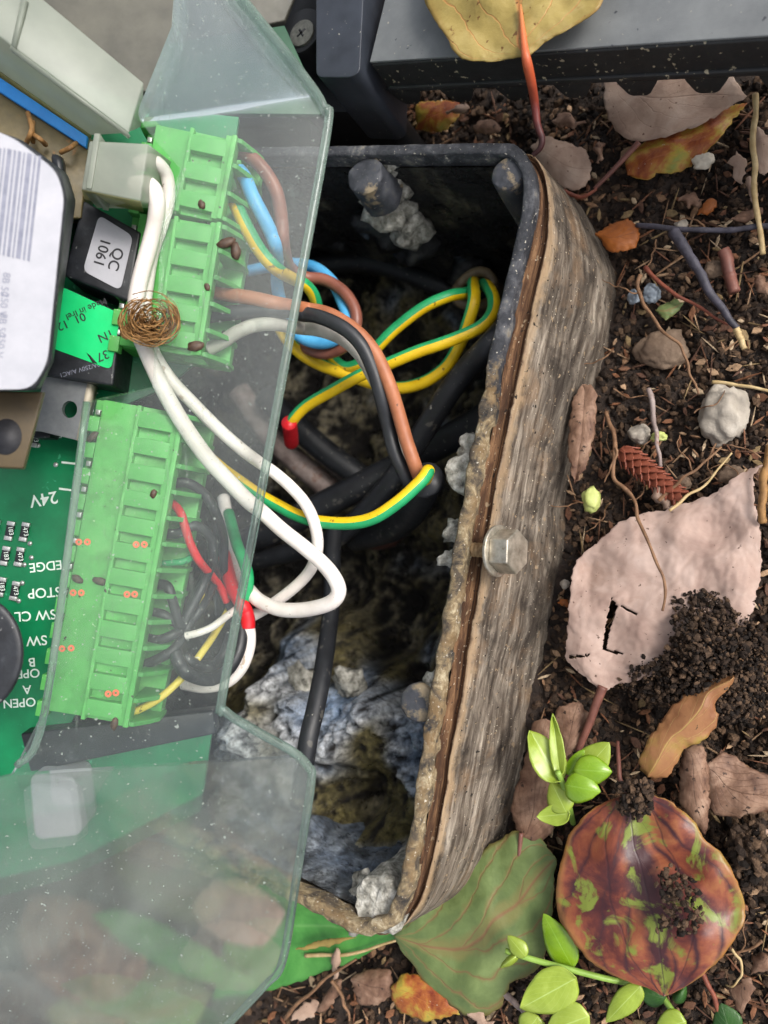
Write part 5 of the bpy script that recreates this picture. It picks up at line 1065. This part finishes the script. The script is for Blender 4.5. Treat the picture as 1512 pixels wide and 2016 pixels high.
stone('small brown pebble below the short dark stalk', 1345, 950, 16, M['stone2'], (1, 1, .8), 12, .5); stone('grey pebble left of the short wooden stick', 1340, 445, 14, M['stone'], (1, .9, .8), 13, .5)
def twig(label, pts, r, mat, name='twig', taper=.5, n=8, cat='twig', g='twigs and roots on the soil'):
    o = tube(name, [W(*p) + Vector((rng.normal(), rng.normal(), rng.normal())) * min(r * .35, .016) for p in resample([Vector(p) for p in cr([Vector(p) for p in pts], 4)], max(6, len(pts) * 2))], lambda t: r * (1 - taper * t) * (1 + .25 * noise.noise(Vector((t * 14, pts[0][0], pts[0][1])))), mat, sides=8, n=4); return tag(o, label, cat, g)
twig('thin brown root winding from the wall down over the pale torn leaf', [(1193, 812, .6), (1212, 872, .9), (1206, 930, 1.0), (1230, 960, 1.05), (1252, 990, 1.2), (1258, 1022, 1.35), (1275, 1065, 1.5), (1296, 1110, 1.5), (1312, 1160, 1.5), (1303, 1205, 1.45)], .05, M['twig'], 'root')
twig('forked rootlet leaving the winding root by the cone', [(1212, 880, 1.0), (1216, 890, 1.0), (1205, 915, 1.0), (1190, 950, .9)], .03, M['twig'], 'root')
twig('dark horizontal twig crossing to the right edge', [(1254, 442, .7), (1330, 452, .9), (1420, 452, .9), (1530, 446, .9)], .06, M['twigdark'], taper=.0)
twig('dark feathery stalk slanting down to a pale broken end', [(1325, 455, 1.0), (1352, 495, 1.1), (1385, 548, 1.1), (1420, 605, 1.0), (1450, 648, .9)], .12, M['twigdark'], taper=.45)
twig('pale broken tip of the dark feathery stalk', [(1449, 645, .95), (1458, 665, .92), (1466, 686, .9)], .07, M['straw'], taper=.2)
twig('dark red twig slanting beside the flat stone', [(1272, 525, .7), (1310, 565, .8), (1370, 600, .8), (1435, 640, .8)], .05, M['twigred'])
twig('long thin tan root curving between the stones', [(1262, 540, .7), (1255, 570, .7), (1275, 610, .8), (1302, 651, .9), (1345, 690, .9), (1358, 730, .9), (1378, 775, 1.0)], .045, M['twig'], 'root')
twig('yellow brown upright stalk at the right edge', [(1490, 185, 1.3), (1484, 270, 1.2), (1484, 345, 1.1), (1490, 417, 1.0), (1505, 495, .9)], .06, M['straw'], taper=.1)
twig('pale straw beside the large grey stone', [(1400, 752, .9), (1450, 758, .9), (1530, 772, .9)], .04, M['straw'], taper=.3)
twig('short thick reddish wooden stick right of the feathery stalk', [(1424, 492, .7), (1434, 530, .7), (1446, 576, .7)], .13, M['petiole2'], taper=.1)
twig('pinkish white peeled stick above the cone', [(1277, 765, .9), (1284, 805, .9), (1290, 850, .8), (1302, 920, .7)], .06, M['tin'] if False else M['conduit'], taper=.4)
twig('thin straw lying from the torn leaf to the big stone', [(1318, 1005, 1.2), (1355, 975, 1.1), (1390, 955, 1.0), (1440, 890, .9)], .035, M['straw'])
twig('brown rootlet across the soil left of the big stone', [(1295, 985, .8), (1340, 945, .9), (1385, 912, .9), (1420, 880, .8)], .04, M['twig'], 'root')
twig('orange brown stalk at the right edge beside the torn leaf', [(1516, 880, 1.3), (1503, 960, 1.3), (1498, 1030, 1.2)], .08, M['twigred'] if False else M['fibre'], taper=.1)
twig('red brown stalk below the red leaf on the right', [(1385, 1915, .9), (1405, 1965, .9), (1430, 2030, .9)], .05, M['twigred'], taper=.1)
twig('fine root curling at the right of the red leaf', [(1440, 1870, .8), (1462, 1900, .8), (1450, 1935, .8), (1430, 1942, .7)], .03, M['straw'], 'root'); twig('second fine root by the right edge', [(1500, 1850, .8), (1470, 1870, .8), (1430, 1880, .8)], .03, M['twig'], 'root')
twig('pale twig under the light green sprig at the bottom', [(990, 1955, .7), (1015, 1975, .8), (1035, 1998, .8)], .08, M['conduit'])
twig('brown stem bit over the rim of the cover corner', [(600, 1880, .6), (680, 1880, .7), (790, 1850, .8)], .05, M['straw']); twig('grey brown twig at the bottom under the cover', [(560, 2005, .7), (640, 1930, .8), (700, 1890, .8)], .05, M['twig'])
twig('tan twig standing by the lower clear cover', [(655, 1930, .8), (675, 1965, .8), (690, 2010, .8)], .05, M['twig']); twig('twig from the box corner towards the mottled leaf', [(1100, 372, .6), (1140, 388, .6), (1175, 372, .6)], .06, M['twigred'])
r_ = random.Random(21)
sides = ['left', 'middle', 'right']
for i in range(26):   # fine roots, all alike
    x = r_.uniform(1150, 1500); y = r_.choice([r_.uniform(330, 960), r_.uniform(1480, 1990), r_.uniform(800, 1000)]); a = r_.uniform(0, 6.28); pts = []
    for k in range(6):
        pts.append((x, y, .55 + r_.uniform(0, .25))); a += r_.uniform(-.7, .7); x += 16 * math.cos(a); y += 16 * math.sin(a)
    twig('fine brown hair root loose on the dark soil', pts, .018, M['twig'], 'hair_root', g='fine hair roots')
# cone
CN = thing('small_cone', 'reddish brown scaly cone lying left of the big grey stone', 'cone', W(1275, 930, .5))
ca, cb_ = W(1222, 886, .75), W(1332, 976, .7); cx_ = (cb_ - ca); L_ = cx_.length; cx_.normalize(); cn = Vector((0, 0, 1)); cy_ = cn.cross(cx_)
tube('core', [ca, ca.lerp(cb_, .5), cb_], lambda t: .12 * (1 - .5 * t), M['cone'], CN)
Vs, Fs = prismd([Vector(p) for p in ((0, -.10, 0), (.10, -.12, .02), (.26, -.05, .07), (.30, 0, .09), (.26, .05, .07), (.10, .12, .02), (0, .10, 0))], Vector((0, 0, -.03))); scm = mesh('scale', Vs, Fs, M['cone'], bevel=.008)
for k in range(14):
    for q in range(6):
        an = q * math.pi / 3 + (k % 2) * math.pi / 6; t = .02 + k / 14.5; rr = .12 * (1 - .4 * t); d = cy_ * math.cos(an) + cn * math.sin(an); xx = (cx_ + d * .35).normalized(); yy = d.cross(cx_).normalized(); zz = xx.cross(yy)
        m = Matrix((xx, yy, zz)).transposed().to_4x4(); m.translation = (ca + cx_ * (L_ * t) + d * rr) * S; place('scale', scm, m, CN)
o = lump(1164, 984, .7, 24, M['pod'], None, 'seed_pod', (.75, 1.1, .5), 14, .35); tag(o, 'pale yellow green curled seed pod by the box wall', 'seed pod')

# ================================================================== loose soil
bm = bmesh.new(); bmesh.ops.create_icosphere(bm, subdivisions=1, radius=1); IV = np.array([v.co for v in bm.verts]); IF = np.array([[v.index for v in f.verts] for f in bm.faces]); bm.free()
SC = [hx(c) for c in ('#1d1611', '#2a2019', '#382b21', '#4a3a2d', '#5d4938')]; SC2 = [hx(c) for c in ('#6b5440', '#8a7058', '#a58a6c', '#7a5a40', '#57493f')]
def crumbs(name, label, pts, size, parent=None, cols=SC, flat=.75, mat='crumb'):
    n = len(pts); nv = len(IV); V = np.zeros((n * nv, 3)); F = np.zeros((n * len(IF), 3), int); cl = []
    for i, p in enumerate(pts):
        s = size[0] + (size[1] - size[0]) * rng.random() ** 2.2; q = rng.normal(size=(3, 3)); q, _ = np.linalg.qr(q)
        v = IV * (1 + rng.uniform(-.3, .3, (nv, 1))) * s * np.array([1, rng.uniform(.6, 1), flat * rng.uniform(.6, 1)])
        V[i * nv:(i + 1) * nv] = v @ q.T + np.array(p); F[i * len(IF):(i + 1) * len(IF)] = IF + i * nv
        cl += [cols[rng.integers(len(cols))]] * nv
    o = add(name, [Vector(v) for v in V], [tuple(int(k) for k in f) for f in F], M[mat], base=(0, 0, 0) if parent is None else None, parent=parent, cols=cl, smooth=False)
    if parent is None: o['kind'] = 'stuff'; o['label'] = label; o['category'] = 'soil'
    return o
fp = [(p.x, p.y) for p in foot[::6]]
pts = []
while len(pts) < 22000:
    px, py = (rng.uniform(1000, 1560), rng.uniform(150, 2060)) if rng.random() < .78 else (rng.uniform(300, 1100), rng.choice([rng.uniform(150, 380), rng.uniform(1750, 2080)]))
    p = W(px, py, .2)
    if inside(fp, p.x, p.y): continue
    pts.append((p.x, p.y, gz(p.x, p.y) + rng.uniform(-.02, .06)))
crumbs('soil_crumbs', 'dark brown crumbly soil beside the box', pts, (.018, .14))
def heap(poly, n, z0, hgt, size, name, label):
    xs = [p[0] for p in poly]; ys = [p[1] for p in poly]; out = []; cxp = sum(xs) / len(xs); cyp = sum(ys) / len(ys); mr = max(math.hypot(x - cxp, y - cyp) for x, y in poly)
    while len(out) < n:
        x, y = rng.uniform(min(xs), max(xs)), rng.uniform(min(ys), max(ys))
        if not inside(poly, x + rng.normal() * 5, y + rng.normal() * 5): continue
        d = math.hypot(x - cxp, y - cyp) / mr; p = W(x, y, z0 + hgt * (1 - d) * rng.random()); out.append(tuple(p))
    crumbs(name, label, out, size)
heap([(1322, 1180), (1400, 1160), (1440, 1190), (1478, 1225), (1512, 1260), (1520, 1400), (1450, 1420), (1330, 1400), (1215, 1352), (1250, 1310), (1310, 1290), (1330, 1240)], 6000, .75, 1.2, (.018, .085), 'soil_heap', 'dark crumbly soil heaped over the pale torn leaf')
heap([(1215, 1560), (1235, 1535), (1280, 1540), (1285, 1590), (1262, 1620), (1225, 1600)], 260, 1.55, .4, (.03, .1), 'soil_clump', 'clump of soil at the stalk end of the red leaf')
heap([(1290, 1720), (1330, 1700), (1370, 1750), (1385, 1820), (1350, 1850), (1300, 1830), (1310, 1780)], 260, 1.78, .35, (.02, .09), 'soil_clump', 'crumbs of soil lying on the right half of the red leaf')
heap([(1440, 1640), (1500, 1610), (1520, 1740), (1470, 1760), (1440, 1700)], 500, .7, 1.0, (.04, .14), 'soil_clump', 'lump of dark soil at the right edge beside the red leaf')
# small bits of litter
pts = []
while len(pts) < 1700:
    px, py = (rng.uniform(1060, 1540), rng.uniform(200, 2040)) if rng.random() < .8 else (rng.uniform(500, 1000), rng.choice([rng.uniform(190, 280), rng.uniform(1860, 2050)]))
    p = W(px, py, .3)
    if inside(fp, p.x, p.y): continue
    pts.append((p.x, p.y, gz(p.x, p.y) + rng.uniform(.05, .14)))
V = []; F = []; cl = []
LC = [hx(c) for c in ('#8d6d52', '#a98a6c', '#6b4a36', '#b9a284', '#7c5540', '#8c7654', '#5b4032', '#80563c')]
for p in pts:
    l = rng.uniform(.06, .34) if rng.random() < .8 else rng.uniform(.4, .9); wd = l * rng.uniform(.12, .6) if l < .36 else .03; a = rng.uniform(0, 6.28); ti = rng.uniform(-.4, .4); u = Vector((math.cos(a), math.sin(a), ti)).normalized(); v = Vector((-math.sin(a), math.cos(a), rng.uniform(-.4, .4))).normalized(); nn = u.cross(v) * .03
    k = len(V); c = Vector(p); pg = [u * -l, u * -l * .3 + v * wd, u * l * .5 + v * wd * .8, u * l, u * l * .3 - v * wd, u * -l * .5 - v * wd * .7]
    V += [c + q * .5 + nn * (.5 + .5 * (i % 2)) for i, q in enumerate(pg)] + [c + q * .5 - nn * .5 for q in pg]
    F += [tuple(k + i for i in range(6)), tuple(k + 11 - i for i in range(6))] + [(k + i, k + 6 + i, k + 6 + (i + 1) % 6, k + (i + 1) % 6) for i in range(6)]
    cl += [LC[rng.integers(len(LC))]] * 12
o = add('litter_bits', V, F, M['litter'], base=(0, 0, 0), cols=cl, smooth=False); o['kind'] = 'stuff'; o['label'] = 'small tan and brown bits of leaf and bark on the soil'; o['category'] = 'litter'
